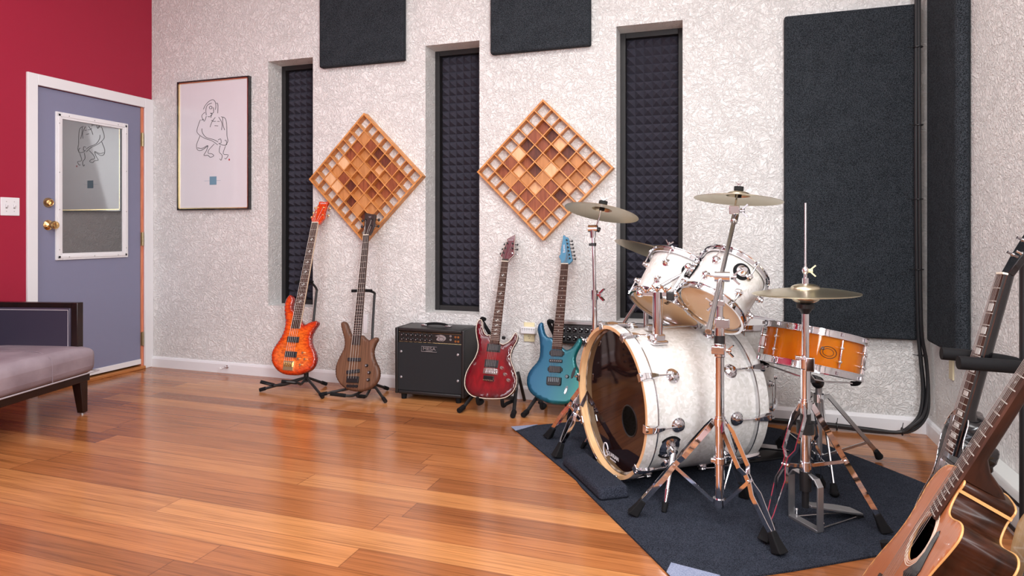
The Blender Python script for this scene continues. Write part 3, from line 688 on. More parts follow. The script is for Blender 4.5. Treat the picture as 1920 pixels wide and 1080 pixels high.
text_mb(mb, 'MESA', .027, Matrix.Translation((W_/2, .0035, .3255)) @ Matrix.Rotation(PI/2, 4, 'X'), .001, sx=1.35)
text_mb(mb, 'ENGINEERING', .007, Matrix.Translation((W_/2, .0035, .3115)) @ Matrix.Rotation(PI/2, 4, 'X'), .0006)
mb.build('badge', 'silver_print', gr)
mb = MB(); mb.box2((t_, .012, z0+H_-.090), (W_-t_, .022, z0+H_-.024)); cpn = mb.build('control_panel', 'black_plastic', am_, bevel=.001)
mb = MB(); mb.ring([(t_+.003, .0115, z0+H_-.088), (W_-t_-.003, .0115, z0+H_-.088), (W_-t_-.003, .0115, z0+H_-.027), (t_+.003, .0115, z0+H_-.027)], .0009, 6); mb.build('gold_line', 'gold', cpn)
P2 = [(.030*math.cos(a)+.004*math.sin(3*a), .020*math.sin(a)-.003*math.cos(2*a)) for a in np.linspace(0, 2*PI, 36, endpoint=False)]
mbx = MB(Matrix.Translation((W_*.665, .0115, z0+H_-.057)) @ Matrix.Rotation(PI/2, 4, 'X')); mbx.prism(P2, 0, .002); mbx.add([(-.042, .014, 0), (-.01, .022, 0), (-.005, .008, 0), (-.042, .014, .002), (-.01, .022, .002), (-.005, .008, .002)], [(0, 1, 2), (3, 4, 5), (0, 1, 4, 3), (1, 2, 5, 4), (2, 0, 3, 5)])
mbx.build('emblem', 'silver_print', cpn)
mbx = MB(Matrix.Translation((W_*.668, .0093, z0+H_-.060)) @ Matrix.Rotation(PI/2, 4, 'X')); mbx.ring([(.017*math.cos(a), .011*math.sin(a), 0) for a in np.linspace(0, 2*PI, 24, endpoint=False)], .0013, 5); mbx.build('emblem_ring', 'ink', cpn)
for i in range(7):
    for j in range(2):
        x = .050+i*.032; z = z0+H_-.043-j*.028
        mb = MB(); mb.lathe([(0, -.014), (.0055, -.014), (.0065, -.002), (.009, 0), (0, 0)], (x, .012, z), (0, 1, 0), 12); kb = mb.build('knob', 'black_plastic', cpn)
        mb = MB(); mb.lathe([(0, -.0146), (.0035, -.0146), (.0035, -.014), (0, -.014)], (x, .012, z), (0, 1, 0), 10); mb.build('knob_cap', 'silver_print', kb)
for i, (x, z) in enumerate(((W_-.095, -.04), (W_-.095, -.062), (W_-.062, -.044), (W_-.044, -.044), (W_-.062, -.07), (W_-.044, -.07))):
    mb = MB(); mb.lathe([(.0025, -.003), (.0065, -.003), (.007, 0), (.003, 0)], (x, .012, z0+H_+z), (0, 1, 0), 12); mb.build('jack', 'brass' if x > W_-.08 else 'silver_print', cpn)
mb = MB(); mb.tube(cat_rom([(W_/2-.075, .115, z0+H_+.006), (W_/2-.055, .115, z0+H_+.014), (W_/2, .115, z0+H_+.018), (W_/2+.055, .115, z0+H_+.014), (W_/2+.075, .115, z0+H_+.006)], 4), .008, 8); hn = mb.build('handle', 'black_rubber', am_)
for x in (W_/2-.082, W_/2+.082):
    mb = MB(); mb.box((x, .115, z0+H_+.005), (.040, .026, .010)); mb.build('handle_cap', 'satin_steel', hn, bevel=.003)
for x, y in ((.05, .03), (W_-.05, .03), (.05, Dp2-.03), (W_-.05, Dp2-.03)):
    mb = MB(); mb.cyl((x, y, 0), (x, y, z0), .016, 16, .019); mb.build('foot', 'black_rubber', am_)

# ------------------------------------------------------------------ wall patch box
pb = thing('patch_box', 'long black wall-mounted audio box with two rows of sockets behind the teal guitar', 'audio box', (-.75, YB, .37))
mb = MB(); mb.box2((-1.005, YB-.055, .372), (-.45, YB, .498)); mb.build('case', 'black_paint', pb, world=True, bevel=.003)
mb = MB(); mb.box2((-1.0, YB-.065, .492), (-.30, YB, .510)); mb.build('top_ledge', 'grey_metal', pb, world=True, bevel=.002)
for j in range(2):
    for i in range(14):
        x = -.975+i*.037; z = .458-j*.05
        mb = MB(); mb.ring([(x-.015, YB-.056, z-.021), (x+.015, YB-.056, z-.021), (x+.015, YB-.056, z+.021), (x-.015, YB-.056, z+.021)], .0011, 5)
        so = mb.build('socket', 'silver_print', pb, world=True)
        mb = MB(); mb.lathe([(0, 0), (.011, 0), (.013, .006), (.008, .008), (0, .004)], (x, YB-.055, z), (0, -1, 0), 16); mb.build('jack', 'black_gloss', so, world=True)

# ------------------------------------------------------------------ guitars
def edge_dist(P, out):
    P = np.array(P); A = np.array(out); B = np.roll(A, -1, 0); d = B-A; L = (d**2).sum(1)+1e-12
    t_ = np.clip(((P[:, None]-A[None])*d[None]).sum(2)/L[None], 0, 1)
    return np.sqrt((((A[None]+t_[..., None]*d[None])-P[:, None])**2).sum(2)).min(1)
def inside(P, out):
    P = np.array(P); x, y = P[:, 0], P[:, 1]; c_ = np.zeros(len(P), bool); n = len(out)
    for i in range(n):
        x0, y0 = out[i]; x1, y1 = out[(i+1) % n]
        if y0 == y1: continue
        c_ ^= ((y0 > y) != (y1 > y)) & (x < (x1-x0)*(y-y0)/(y1-y0)+x0)
    return c_
def body_mesh(mb, outline, thick, rf, rb, hole=None, grid=.012, crown=0, sub=4, sidemi=None, backmi=None):
    out = [(p.x, p.y) for p in cat_rom([(a, b, 0) for a, b in outline], sub, True)]
    n = len(out)
    if sum(out[i][0]*out[(i+1) % n][1]-out[(i+1) % n][0]*out[i][1] for i in range(n)) < 0: out = out[::-1]
    O = np.array(out); T = np.roll(O, -1, 0)-np.roll(O, 1, 0); T /= np.linalg.norm(T, axis=1)[:, None]+1e-9; Nn = np.c_[-T[:, 1], T[:, 0]]
    extra = []
    for f in (.12, .35, .65, 1.0):
        d = max(rf, rb)*f
        Q = O+Nn*d; k = inside(Q, out) & (edge_dist(Q, out) > d*.85); extra += [tuple(q) for q in Q[k][::1 if n < 120 else 2]]
    lo, hi = O.min(0), O.max(0)
    G = [(x, y) for x in np.arange(lo[0], hi[0], grid) for y in np.arange(lo[1], hi[1], grid)]
    k = inside(G, out) & (edge_dist(G, out) > max(rf, rb)+grid*.45); G = [g for g, q in zip(G, k) if q]
    edges = [(i, (i+1) % n) for i in range(n)]; pts = list(out)
    if hole:
        hx, hy, hr = hole; m = 40; s0 = len(pts)
        pts += [(hx+hr*math.cos(2*PI*i/m), hy+hr*math.sin(2*PI*i/m)) for i in range(m)]; edges += [(s0+i, s0+(i+1) % m) for i in range(m)]
        G = [g for g in G if math.hypot(g[0]-hx, g[1]-hy) > hr+.004]
    pts += extra+G
    r = geometry.delaunay_2d_cdt([V(p) for p in pts], edges, [], 1, 1e-6)
    vs_ = [(p.x, p.y) for p in r[0]]; tr = [tuple(f) for f in r[2]]
    D = edge_dist(vs_, out)
    hgt = lambda d, r_: 0 if d >= r_ else -(r_-math.sqrt(max(r_*r_-(r_-d)**2, 0)))
    F1 = [f for f in tr if not (hole and math.hypot(sum(vs_[i][0] for i in f)/3-hole[0], sum(vs_[i][1] for i in f)/3-hole[1]) < hole[2]*.98)]
    top = [(x, y, hgt(d, rf)+crown*min(d/.06, 1)) for (x, y), d in zip(vs_, D)]; bot = [(x, y, -thick-hgt(d, rb)) for (x, y), d in zip(vs_, D)]
    mb.add(top, F1, [float(d) for d in D])
    if backmi is not None: mb.cur = backmi
    mb.add(bot, [tuple(reversed(f)) for f in (F1 if not hole else tr)], [float(d) for d in D])
    if sidemi is not None: mb.cur = sidemi
    m = n; P = [(x, y, -rf+crown*0) for x, y in out]+[(x, y, -thick+rb) for x, y in out]
    mb.add(P, [(i, (i+1) % m, m+(i+1) % m, m+i) for i in range(m)], [0.]*2*m)
    mb.cur = 0
    return out
def weld(o, d=.0004):
    bm = bmesh.new(); bm.from_mesh(o.data); bmesh.ops.remove_doubles(bm, verts=bm.verts, dist=d); bmesh.ops.recalc_face_normals(bm, faces=bm.faces); bm.to_mesh(o.data); bm.free()
    o.data.set_sharp_from_angle(angle=math.radians(50))

def neck_parts(T, nut, end, nfret, scale, boardmat, neckmat, dots, inlay='dot', heel_y=None, inlaymat='pearl_inlay', bind=None, zf=.008, heel_depth=.03, side_only=False):
    """nut=(xc,y,w) end=(xc,y,w): fretboard from nut to end"""
    (nx, ny, nw), (ex, ey, ew) = nut, end
    at = lambda y: (ex+(nx-ex)*(y-ey)/(ny-ey), ew+(nw-ew)*(y-ey)/(ny-ey))
    mb = MB(); P = []
    for y in (ey, ny):
        xc, w_ = at(y); P += [(xc-w_/2, y, .002), (xc+w_/2, y, .002), (xc+w_/2, y, zf-.001), (xc+w_*.3, y, zf), (xc-w_*.3, y, zf), (xc-w_/2, y, zf-.001)]
    mb.add(P, [(5, 4, 3, 2, 1, 0), tuple(range(6, 12))]+[(i, (i+1) % 6, 6+(i+1) % 6, 6+i) for i in range(6)])
    fb = mb.build('fretboard', boardmat, T, ang=20)
    fy = lambda k: ny-scale*(1-2**(-k/12))
    for k in range(1, nfret+1):
        y = fy(k)
        if y < ey: break
        mb = MB(); xc, w_ = at(y); mb.tube([(xc-w_/2, y, zf-.0008), (xc-w_*.25, y, zf+.0005), (xc+w_*.25, y, zf+.0005), (xc+w_/2, y, zf-.0008)], .0013, 6)
        mb.build('fret', 'fret_nickel', fb)
    for k in dots:
        y = (fy(k-1)+fy(k))/2
        if y < ey+.004: continue
        mb = MB(); xc, w_ = at(y); g = fy(k-1)-fy(k)
        if inlay == 'dot': mb.cyl((xc, y, zf-.002), (xc, y, zf+.0006), .0028, 14)
        elif inlay == 'block': mb.box((xc, y, zf-.0008), (w_*.62, g*.62, .0030))
        else:
            mb.box((xc, y, zf-.0008), (w_*.5, .0016, .003)); mb.box((xc, y, zf-.0008), (.002, g*.5, .003)); mb.box((xc, y, zf-.0008), (w_*.3, .005, .003), Matrix.Rotation(.8, 3, 'Z'))
        mb.build('inlay', inlaymat, fb)
    mb = MB(); xc, w_ = at(ny); mb.box((nx, ny+.002, zf/2+.002), (nw, .005, zf+.002)); mb.build('nut', 'cream', T, bevel=.0006)
    if bind:
        mb = MB()
        for s_ in (-1, 1): mb.bar((nx+s_*nw/2, ny, zf-.003), (ex+s_*ew/2, ey, zf-.003), .0018, .005, (0, 0, 1))
        mb.build('board_binding', bind, fb)
    # neck shaft
    mb = MB(); hy = heel_y if heel_y is not None else ey+.02; P = []; F = []; m = 12
    ys = [ny+.006, ny-.02]+[ny-.02+(hy+.05-(ny-.02))*i/6 for i in range(1, 7)]+[hy+.03, hy+.012, hy-.002]
    for i, y in enumerate(ys):
        xc, w_ = at(y); dep = .020+.004*i/len(ys)
        if y < hy+.045: dep = .024+(heel_depth-.024)*min(1, max(0, (hy+.045-y)/.04))**1.5
        for k in range(m+1):
            a = PI*k/m; P.append((xc-w_/2*math.cos(a)*(1 if k in (0, m) else .99), y, .0025-dep*math.sin(a)**.75))
    K = m+1
    for i in range(len(ys)-1):
        F += [(i*K+k, i*K+k+1, (i+1)*K+k+1, (i+1)*K+k) for k in range(m)]; F.append((i*K+m, i*K, (i+1)*K, (i+1)*K+m))
    F += [tuple(range(K)), tuple(reversed(range((len(ys)-1)*K, len(ys)*K)))]
    mb.add(P, F); mb.build('neck', neckmat, T)
    return at, fy
def tuner(T, x, y, side, base, mat='chrome', M=None, key=.022, butt=.009):
    Mx = M or Matrix.Identity(4)
    mb = MB(Mx); mb.cyl((x, y, base-.002), (x, y, base+.003), .0055, 12); mb.cyl((x, y, base+.003), (x, y, base+.012), .003, 10); mb.cyl((x, y, base+.012), (x, y, base+.0135), .0038, 10)
    p = mb.build('tuning_peg', mat, T)
    mb = MB(Mx); x2 = x+side*key
    mb.cyl((x, y, base-.020), (x2, y, base-.020), .0022, 8); mb.ball((x2+side*butt*.6, y, base-.020), butt, 12, (.75, .9, .42)); mb.cyl((x, y, base-.026), (x, y, base-.012), .006, 10)
    mb.build('tuner_button', mat, p)
def knobs(T, L, z, r=.008, h=.012, mat='chrome', top=None):
    for x, y in L:
        mb = MB(); mb.lathe([(0, h), (r*.8, h), (r, h-.002), (r, .001), (r*1.1, 0), (0, 0)], (x, y, z), (0, 0, 1), 16)
        k = mb.build('control_knob', mat, T)
        if top: mb = MB(); mb.lathe([(0, .0008), (r*.6, .0006), (r*.6, 0)], (x, y, z+h), (0, 0, 1), 12); mb.build('knob_top', top, k)
def strings(T, n, by, bx, bw, at, ny, nw, posts, zf, bz, r0, r1, hz=0):
    for i in range(n):
        f = i/(n-1)-.5; xn = at(ny)[0]+f*nw*.82; xb = bx+f*bw
        P = [(xb, by-.003, bz-.004), (xb, by, bz), (xn, ny+.002, zf+.003)]
        if posts and i < len(posts): P.append(posts[i])
        mb = MB(); mb.tube(P, r0+(r1-r0)*i/(n-1), 5); mb.build('string', 'steel_string', T)
def pickup(T, x, y, w_, h, mat='pickup_black', n=0, ring=None, ang=0, z=0):
    R = Matrix.Rotation(ang, 3, 'Z')
    if ring:
        mb = MB(); mb.box((x, y, z+.001), (w_+.014, h+.010, .004), R); mb.build('pickup_ring', ring, T, bevel=.001)
    mb = MB(); mb.box((x, y, z+.004), (w_, h, .010), R); p = mb.build('pickup', mat, T, bevel=.003)
    if n:
        mb = MB()
        for i in range(n): q = V(((i-(n-1)/2)*w_*.78/(n-1), 0, 0)); q = R @ q; mb.cyl((x+q.x, y+q.y, z+.009), (x+q.x, y+q.y, z+.0098), .0022, 8)
        mb.build('pole_pieces', 'silver_print', p)

# --- orange five string bass
ob_body = [(-0.178, 0.515), (-0.195, 0.505), (-0.209, 0.475), (-0.211, 0.435), (-0.199, 0.384), (-0.184, 0.333), (-0.183, 0.29), (-0.194, 0.246), (-0.216, 0.202), (-0.239, 0.165), (-0.252, 0.129), (-0.249, 0.093), (-0.235, 0.059), (-0.202, 0.025), (-0.164, 0.003), (-0.123, -0.008), (-0.072, -0.01), (-0.023, -0.005), (0.017, 0.008), (0.055, 0.024), (0.08, 0.046), (0.094, 0.078), (0.093, 0.113), (0.074, 0.153), (0.05, 0.187), (0.034, 0.221), (0.035, 0.257), (0.049, 0.293), (0.066, 0.319), (0.071, 0.337), (0.056, 0.349), (0.032, 0.346), (-0.0, 0.334), (-0.023, 0.322), (-0.043, 0.326), (-0.126, 0.407), (-0.149, 0.422), (-0.15, 0.451), (-0.152, 0.495)]
def guitar(name, label, M, body, thick, bodymat, head, headmat, cat='electric guitar', binding=None, round_=.010, headthick=.014, headbind=None):
    T = thing(name, label, cat, M=M)
    mb = MB(); out = body_mesh(mb, body, thick, round_, round_); bo = mb.build('body', bodymat, T, ang=50); weld(bo)
    if binding:
        mb = MB(); mb.ring([(x, y, -round_*.35) for x, y in [(p[0]*.999, p[1]) for p in out]], .0021, 8); mb.build('body_binding', binding, bo)
    mb = MB(); h = [(p.x, p.y) for p in cat_rom([(a, b, 0) for a, b in head], 2, True)] if len(head) > 14 else head
    mb.prism(h, -headthick-.006, -.006+.004); hd_ = mb.build('headstock', headmat, T, bevel=.0015)
    if headbind:
        mb = MB(); mb.ring([(x, y, -.003) for x, y in h], .0012, 6); mb.build('headstock_binding', headbind, hd_)
    return T, hd_
M1 = frame((-2.613, 3.50, .127), None or (1, 0, 0), (-.005, .251, .968), (-.001, -.968, .251))
head1 = [(-0.059, 1.17), (-0.037, 1.171), (-0.008, 1.167), (0.014, 1.175), (0.016, 1.168), (0.005, 1.136), (-0.002, 1.083), (0.001, 1.048), (-0.017, 1.031), (-0.035, 1.008), (-0.086, 1.02), (-0.102, 1.049), (-0.097, 1.067), (-0.083, 1.088), (-0.082, 1.106), (-0.068, 1.12), (-0.067, 1.138), (-0.06, 1.152)]
T1, H1 = guitar('electric_bass', 'glossy amber-orange quilted five-string bass on a black stand, nearest the door', M1, ob_body, .042, 'amber_burst', head1, 'amber_head', 'bass guitar', headthick=.015)
at, fy = neck_parts(T1, (-.061, 1.018, .050), (-.0875, .2925, .068), 24, .889, 'rosewood', 'neck_maple', [3, 5, 7, 9, 12, 15, 17], 'vine', .31, bind='binding_cream')
posts = [(-.083, 1.065, .005), (-.072, 1.095, .005), (-.062, 1.13, .005), (-.014, 1.128, .005), (-.014, 1.075, .005)]
for i, (x, y, _) in enumerate(posts): tuner(T1, x, y, -1 if i < 3 else 1, -.002, 'gold', key=.028, butt=.011)
for y in (.219, .123): pickup(T1, -.093, y, .090, .038, 'pickup_black')
mb = MB(); mb.box((-.096, .050, .004), (.078, .062, .010)); br = mb.build('bridge', 'gold', T1, bevel=.002)
for i in range(5): mb = MB(); mb.box((-.096+(i-2)*.0145, .058, .0125), (.0095, .030, .008)); mb.build('saddle', 'brass', br, bevel=.001)
knobs(T1, [(.002, .138), (.024, .098), (-.025, .098), (-.003, .061)], 0, .008, .016, 'gold')
strings(T1, 5, .066, -.096, .062, at, 1.018, .050, posts, .008, .017, .0009, .0005)
# --- walnut four string bass
M2 = frame((-2.168, 3.46, .058), None or (1, 0, 0), (-.045, .230, .972), (-.011, -.973, .229))
wb_body = [(-0.151, 0.436), (-0.166, 0.425), (-0.161, 0.399), (-0.148, 0.365), (-0.134, 0.332), (-0.126, 0.298), (-0.129, 0.265), (-0.145, 0.231), (-0.164, 0.192), (-0.175, 0.153), (-0.175, 0.12), (-0.166, 0.087), (-0.143, 0.055), (-0.111, 0.029), (-0.074, 0.011), (-0.028, 0.003), (0.022, 0.003), (0.059, 0.011), (0.095, 0.027), (0.124, 0.054), (0.14, 0.084), (0.143, 0.116), (0.134, 0.148), (0.113, 0.18), (0.096, 0.213), (0.088, 0.245), (0.092, 0.273), (0.102, 0.3), (0.113, 0.319), (0.108, 0.334), (0.092, 0.337), (0.074, 0.329), (0.049, 0.319), (0.029, 0.327), (0.012, 0.341), (-0.005, 0.349), (-0.069, 0.346), (-0.089, 0.363), (-0.103, 0.388), (-0.119, 0.419), (-0.134, 0.433)]
head2 = [(-0.053, 1.15), (-0.042, 1.153), (-0.005, 1.143), (0.026, 1.139), (0.028, 1.125), (0.024, 1.097), (0.021, 1.057), (0.01, 1.025), (-0.005, 1.0), (-0.046, 1.004), (-0.05, 1.044), (-0.053, 1.109)]
T2, H2 = guitar('electric_bass', 'matt brown walnut four-string bass on a black stand, beside the amplifier', M2, wb_body, .042, 'walnut_body', head2, 'dark_board', 'bass guitar', round_=.016)
at, fy = neck_parts(T2, (-.027, .998, .041), (-.032, .2885, .060), 24, .864, 'dark_board', 'walnut', [], 'dot', .31)
posts = [(-.040, 1.065, .005), (-.040, 1.105, .005), (.006, 1.105, .005), (.006, 1.062, .005)]
for i, (x, y, _) in enumerate(posts): tuner(T2, x, y, -1 if i < 2 else 1, -.002, 'black_paint', key=.032, butt=.012)
pickup(T2, -.036, .197, .094, .022, 'pickup_black', 0, None, .0); pickup(T2, -.036, .123, .094, .022, 'pickup_black', 0, None, .12)
mb = MB(); mb.box((-.034, .075, .004), (.084, .040, .012)); br = mb.build('bridge', 'black_plastic', T2, bevel=.002)
mb = MB()
for i in range(4): mb.cyl((-.066+i*.021, .035, .0), (-.066+i*.021, .035, .008), .009, 12)
mb.box((-.035, .035, .003), (.072, .014, .008)); mb.build('tailpiece', 'black_plastic', T2)
knobs(T2, [(.057, .162), (.079, .12), (.077, .076)], 0, .009, .014, 'black_paint', 'silver_print')
strings(T2, 4, .082, -.034, .056, at, .998, .041, posts, .008, .012, .0009, .0005)
mb = MB(); text_mb(mb, 'w', .028, Matrix.Translation((-.012, 1.125, -.0015)), .0006); mb.build('emblem', 'silver_print', H2)
# --- red guitar
M3 = frame((-1.269, 3.44, .095), None or (1, 0, 0), (.022, .354, .935), (.008, -.935, .354))
rg = [(-0.141, 0.453), (-0.156, 0.446), (-0.163, 0.418), (-0.16, 0.382), (-0.147, 0.341), (-0.133, 0.301), (-0.132, 0.26), (-0.144, 0.218), (-0.166, 0.175), (-0.181, 0.133), (-0.184, 0.093), (-0.176, 0.053), (-0.152, 0.022), (-0.122, 0.005), (-0.084, -0.0), (-0.035, -0.001), (0.024, 0.004), (0.065, 0.012), (0.098, 0.03), (0.123, 0.061), (0.133, 0.101), (0.127, 0.139), (0.106, 0.182), (0.086, 0.22), (0.076, 0.26), (0.084, 0.301), (0.1, 0.337), (0.104, 0.366), (0.096, 0.386), (0.085, 0.388), (0.075, 0.367), (0.057, 0.339), (0.035, 0.323), (0.008, 0.319), (-0.067, 0.364), (-0.086, 0.362), (-0.107, 0.377), (-0.123, 0.409), (-0.132, 0.444)]
head3 = [(0.003, 1.004), (-0.005, 1.002), (-0.046, 0.976), (-0.044, 0.961), (-0.053, 0.935), (-0.062, 0.905), (-0.073, 0.865), (-0.07, 0.858), (-0.059, 0.849), (-0.057, 0.826), (-0.018, 0.825), (-0.013, 0.844), (0.012, 0.87), (0.01, 0.894), (0.006, 0.93), (0.005, 0.966)]
T3, H3 = guitar('electric_guitar', 'glossy dark red electric guitar with cream binding and chrome bridge, beside the amplifier', M3, rg, .045, ['cherry_red'], head3, 'cherry_head', binding='binding_cream', headbind='binding_cream')
at, fy = neck_parts(T3, (-.038, .823, .041), (-.0305, .316, .060), 24, .648, 'rosewood', 'dark_mahogany', [3, 5, 7, 9, 12, 15, 17, 19, 21], 'vine', .33)
posts = [(-.056, .882, .005), (-.049, .913, .005), (-.040, .945, .005), (-.006, .945, .005), (-.003, .913, .005), (.000, .882, .005)]
for i, (x, y, _) in enumerate(posts): tuner(T3, x, y, -1 if i < 3 else 1, -.002, 'black_paint' if i != 5 else 'chrome', key=.021, butt=.008)
for y in (.290, .198): pickup(T3, -.032, y, .070, .036, 'pickup_black', 0, 'black_plastic')
mb = MB(); mb.box((-.030, .153, .004), (.086, .032, .014)); mb.box((-.030, .166, .008), (.06, .010, .012)); br = mb.build('bridge', 'chrome', T3, bevel=.002)
for i in range(6): mb = MB(); mb.box((-.030+(i-2.5)*.0105, .150, .013), (.0075, .026, .008)); mb.build('saddle', 'chrome', br, bevel=.001)
mb = MB(); mb.box((-.034, .112, .006), (.064, .030, .012)); tp = mb.build('fine_tuner_plate', 'black_gloss', T3, bevel=.002)
for i in range(6): mb = MB(); mb.cyl((-.034+(i-2.5)*.0105, .104, .010), (-.034+(i-2.5)*.0105, .100, .019), .0032, 8); mb.build('fine_tuner', 'chrome', tp)
knobs(T3, [(.035, .18), (.06, .145), (.084, .114)], 0, .009, .015, 'chrome')
mb = MB(); mb.cyl((.012, .352, -.022), (.016, .366, -.016), .011, 14); mb.build('strap_button', 'black_plastic', T3)
mb = MB(); mb.box((-.037, .835, .004), (.040, .012, .012)); mb.build('locking_nut', 'black_gloss', T3, bevel=.001)
strings(T3, 6, .160, -.030, .052, at, .823, .041, posts, .008, .018, .0007, .0004)
# --- teal guitar
M4 = frame((-.913, 3.50, .083), None or (1, 0, 0), (-.014, .287, .958), (-.004, -.958, .287))
tg = [(-0.115, 0.458), (-0.129, 0.443), (-0.133, 0.414), (-0.121, 0.374), (-0.112, 0.328), (-0.109, 0.271), (-0.12, 0.231), (-0.148, 0.196), (-0.17, 0.161), (-0.177, 0.121), (-0.17, 0.083), (-0.149, 0.051), (-0.112, 0.026), (-0.064, 0.007), (-0.011, -0.003), (0.046, -0.002), (0.091, 0.005), (0.13, 0.022), (0.159, 0.055), (0.171, 0.093), (0.167, 0.125), (0.148, 0.162), (0.127, 0.194), (0.111, 0.226), (0.106, 0.259), (0.116, 0.293), (0.132, 0.327), (0.137, 0.355), (0.129, 0.372), (0.115, 0.371), (0.104, 0.354), (0.085, 0.325), (0.063, 0.307), (0.037, 0.309), (-0.037, 0.368), (-0.064, 0.373), (-0.083, 0.392), (-0.095, 0.427), (-0.101, 0.453)]
head4 = [(-0.008, 0.989), (0.003, 0.988), (0.009, 0.98), (0.023, 0.976), (0.029, 0.964), (0.035, 0.926), (0.045, 0.886), (0.057, 0.839), (0.057, 0.833), (0.037, 0.811), (-0.006, 0.811), (-0.013, 0.833), (-0.025, 0.852), (-0.024, 0.861), (-0.017, 0.873), (-0.017, 0.901), (-0.013, 0.933), (-0.009, 0.964)]
T4, H4 = guitar('electric_guitar', 'teal blue-green electric guitar with black hardware left of the kick drum', M4, tg, .034, ['blue_green_fade'], head4, 'teal_head', round_=.014)
at, fy = neck_parts(T4, (.0135, .808, .043), (-.0045, .303, .060), 24, .648, 'rosewood', 'neck_maple', [3, 5, 7, 9, 12, 15, 17], 'dot', .32, inlaymat='pearl_inlay')
posts = [(.042, .846, .005), (.037, .868, .005), (.032, .891, .005), (.027, .914, .005), (.022, .937, .005), (.017, .958, .005)][::1]
for i, (x, y, _) in enumerate(posts): tuner(T4, x, y, 1, -.002, 'black_paint', key=.024, butt=.0075)
for (x, y, w_, h) in ((-.004, .281, .072, .036), (-.009, .189, .072, .036)):
    pickup(T4, x, y, w_, h, 'pickup_black')
    mb = MB(); mb.box((x, y, .002), (w_+.016, h*.55, .005)); mb.build('pickup_tab', 'black_plastic', T4, bevel=.003)
pickup(T4, -.007, .237, .078, .018, 'pickup_black', 6)
mb = MB(); mb.box((-.011, .125, .005), (.086, .042, .014)); mb.box((-.011, .105, .008), (.078, .012, .012)); br = mb.build('bridge', 'black_plastic', T4, bevel=.003)
for i in range(6): mb = MB(); mb.box((-.011+(i-2.5)*.0108, .130, .014), (.008, .026, .007)); mb.build('saddle', 'black_gloss', br, bevel=.001)
knobs(T4, [(.064, .153)], 0, .010, .014, 'black_gloss')
mb = MB(); R_ = .30
mb.prism([(.099+.0085*math.cos(a)*math.cos(R_)-.034*math.sin(a)*math.sin(-R_), .176+.034*math.sin(a)*math.cos(R_)+.0085*math.cos(a)*math.sin(-R_)) for a in np.linspace(0, 2*PI, 28, endpoint=False)], -.002, .003); mb.build('switch_plate', 'black_plastic', T4, bevel=.001)
mb = MB(); mb.prism([(.061+.009*math.cos(a)+.006*math.sin(a), .078+.024*math.sin(a)) for a in np.linspace(0, 2*PI, 28, endpoint=False)], -.004, .0009); mb.build('jack_dish', 'black_gloss', T4)
mb = MB(); mb.prism([(.059+.006*math.cos(a)+.005*math.sin(a), .073+.016*math.sin(a)) for a in np.linspace(0, 2*PI, 28, endpoint=False)], .0005, .0014); mb.build('jack_plate', 'satin_steel', T4)
strings(T4, 6, .140, -.011, .052, at, .808, .043, posts, .008, .018, .0007, .0004)
mb = MB(); text_mb(mb, 'Ibanez', .020, Matrix.Translation((.002, .905, -.0015)) @ Matrix.Rotation(PI/2+.12, 4, 'Z'), .0005); mb.build('logo', 'white_print', H4)
mb = MB(); text_mb(mb, 'Schecter', .010, Matrix.Translation((-.020, .968, -.0015)) @ Matrix.Rotation(.06, 4, 'Z'), .0005); mb.build('logo', 'white_print', H3)
mb = MB(); text_mb(mb, 'Schecter', .014, Matrix.Translation((-.022, 1.158, -.0015)) @ Matrix.Rotation(.0, 4, 'Z'), .0005); mb.build('logo', 'white_print', H1)

# --- black solid guitar at right wall
M5 = frame((.4546, 1.8184, .2196), None or (1, 0, 0), (.259, .0702, .9633), (-.9658, .0317, .2574))
lp = [(-.030, .415), (-.050, .412), (-.080, .400), (-.112, .370), (-.124, .330), (-.116, .285), (-.106, .255), (-.112, .215), (-.140, .165), (-.160, .115), (-.155, .060), (-.120, .015), (-.06, -.004), (0, -.010), (.06, -.004), (.12, .015), (.155, .060), (.160, .115), (.140, .165), (.112, .215), (.104, .250), (.108, .285), (.122, .325), (.122, .350), (.105, .358), (.085, .340), (.065, .322), (.045, .325), (.035, .345), (.030, .390)]
T5 = thing('electric_guitar', 'black single-cut electric guitar with block inlays, leaning by the right wall', 'electric guitar', M=M5)
mb = MB(); out = body_mesh(mb, lp, .048, .004, .006, crown=.004); bo = mb.build('body', 'gloss_black', T5, ang=50); weld(bo)
mb = MB(); mb.ring([(x, y, -.002) for x, y in out], .0016, 8); mb.build('body_binding', 'satin_steel', bo)
at, fy = neck_parts(T5, (0, .758, .043), (0, .300, .057), 22, .628, 'rosewood', 'gloss_black', [1, 3, 5, 7, 9, 12, 15, 17, 19, 21][1:], 'block', .37, bind='black_gloss', zf=.010, heel_depth=.045)
for y in (.262, .165): pickup(T5, 0, y, .068, .034, 'chrome', 0, 'black_plastic', z=.004)
mb = MB(); mb.box((0, .130, .010), (.080, .014, .010)); mb.cyl((-.042, .130, 0), (-.042, .130, .012), .005, 10); mb.cyl((.042, .130, 0), (.042, .130, .012), .005, 10); mb.build('bridge', 'chrome', T5, bevel=.002)
mb = MB(); mb.box((0, .090, .010), (.100, .014, .010)); mb.build('tailpiece', 'chrome', T5, bevel=.003)
knobs(T5, [(.085, .13), (.12, .10), (.09, .07), (.125, .045)], .003, .011, .012, 'black_gloss')
HM = Matrix.Translation((0, .762, .002)) @ Matrix.Rotation(-.26, 4, 'X')
mb = MB(HM); mb.prism([(-.022, 0), (-.026, .02), (-.034, .05), (-.040, .10), (-.044, .17), (-.030, .182), (-.014, .176), (0, .186), (.014, .176), (.030, .182), (.044, .17), (.040, .10), (.034, .05), (.026, .02), (.022, 0)], -.014, .001); hd5 = mb.build('headstock', 'black_gloss', T5, bevel=.0015)
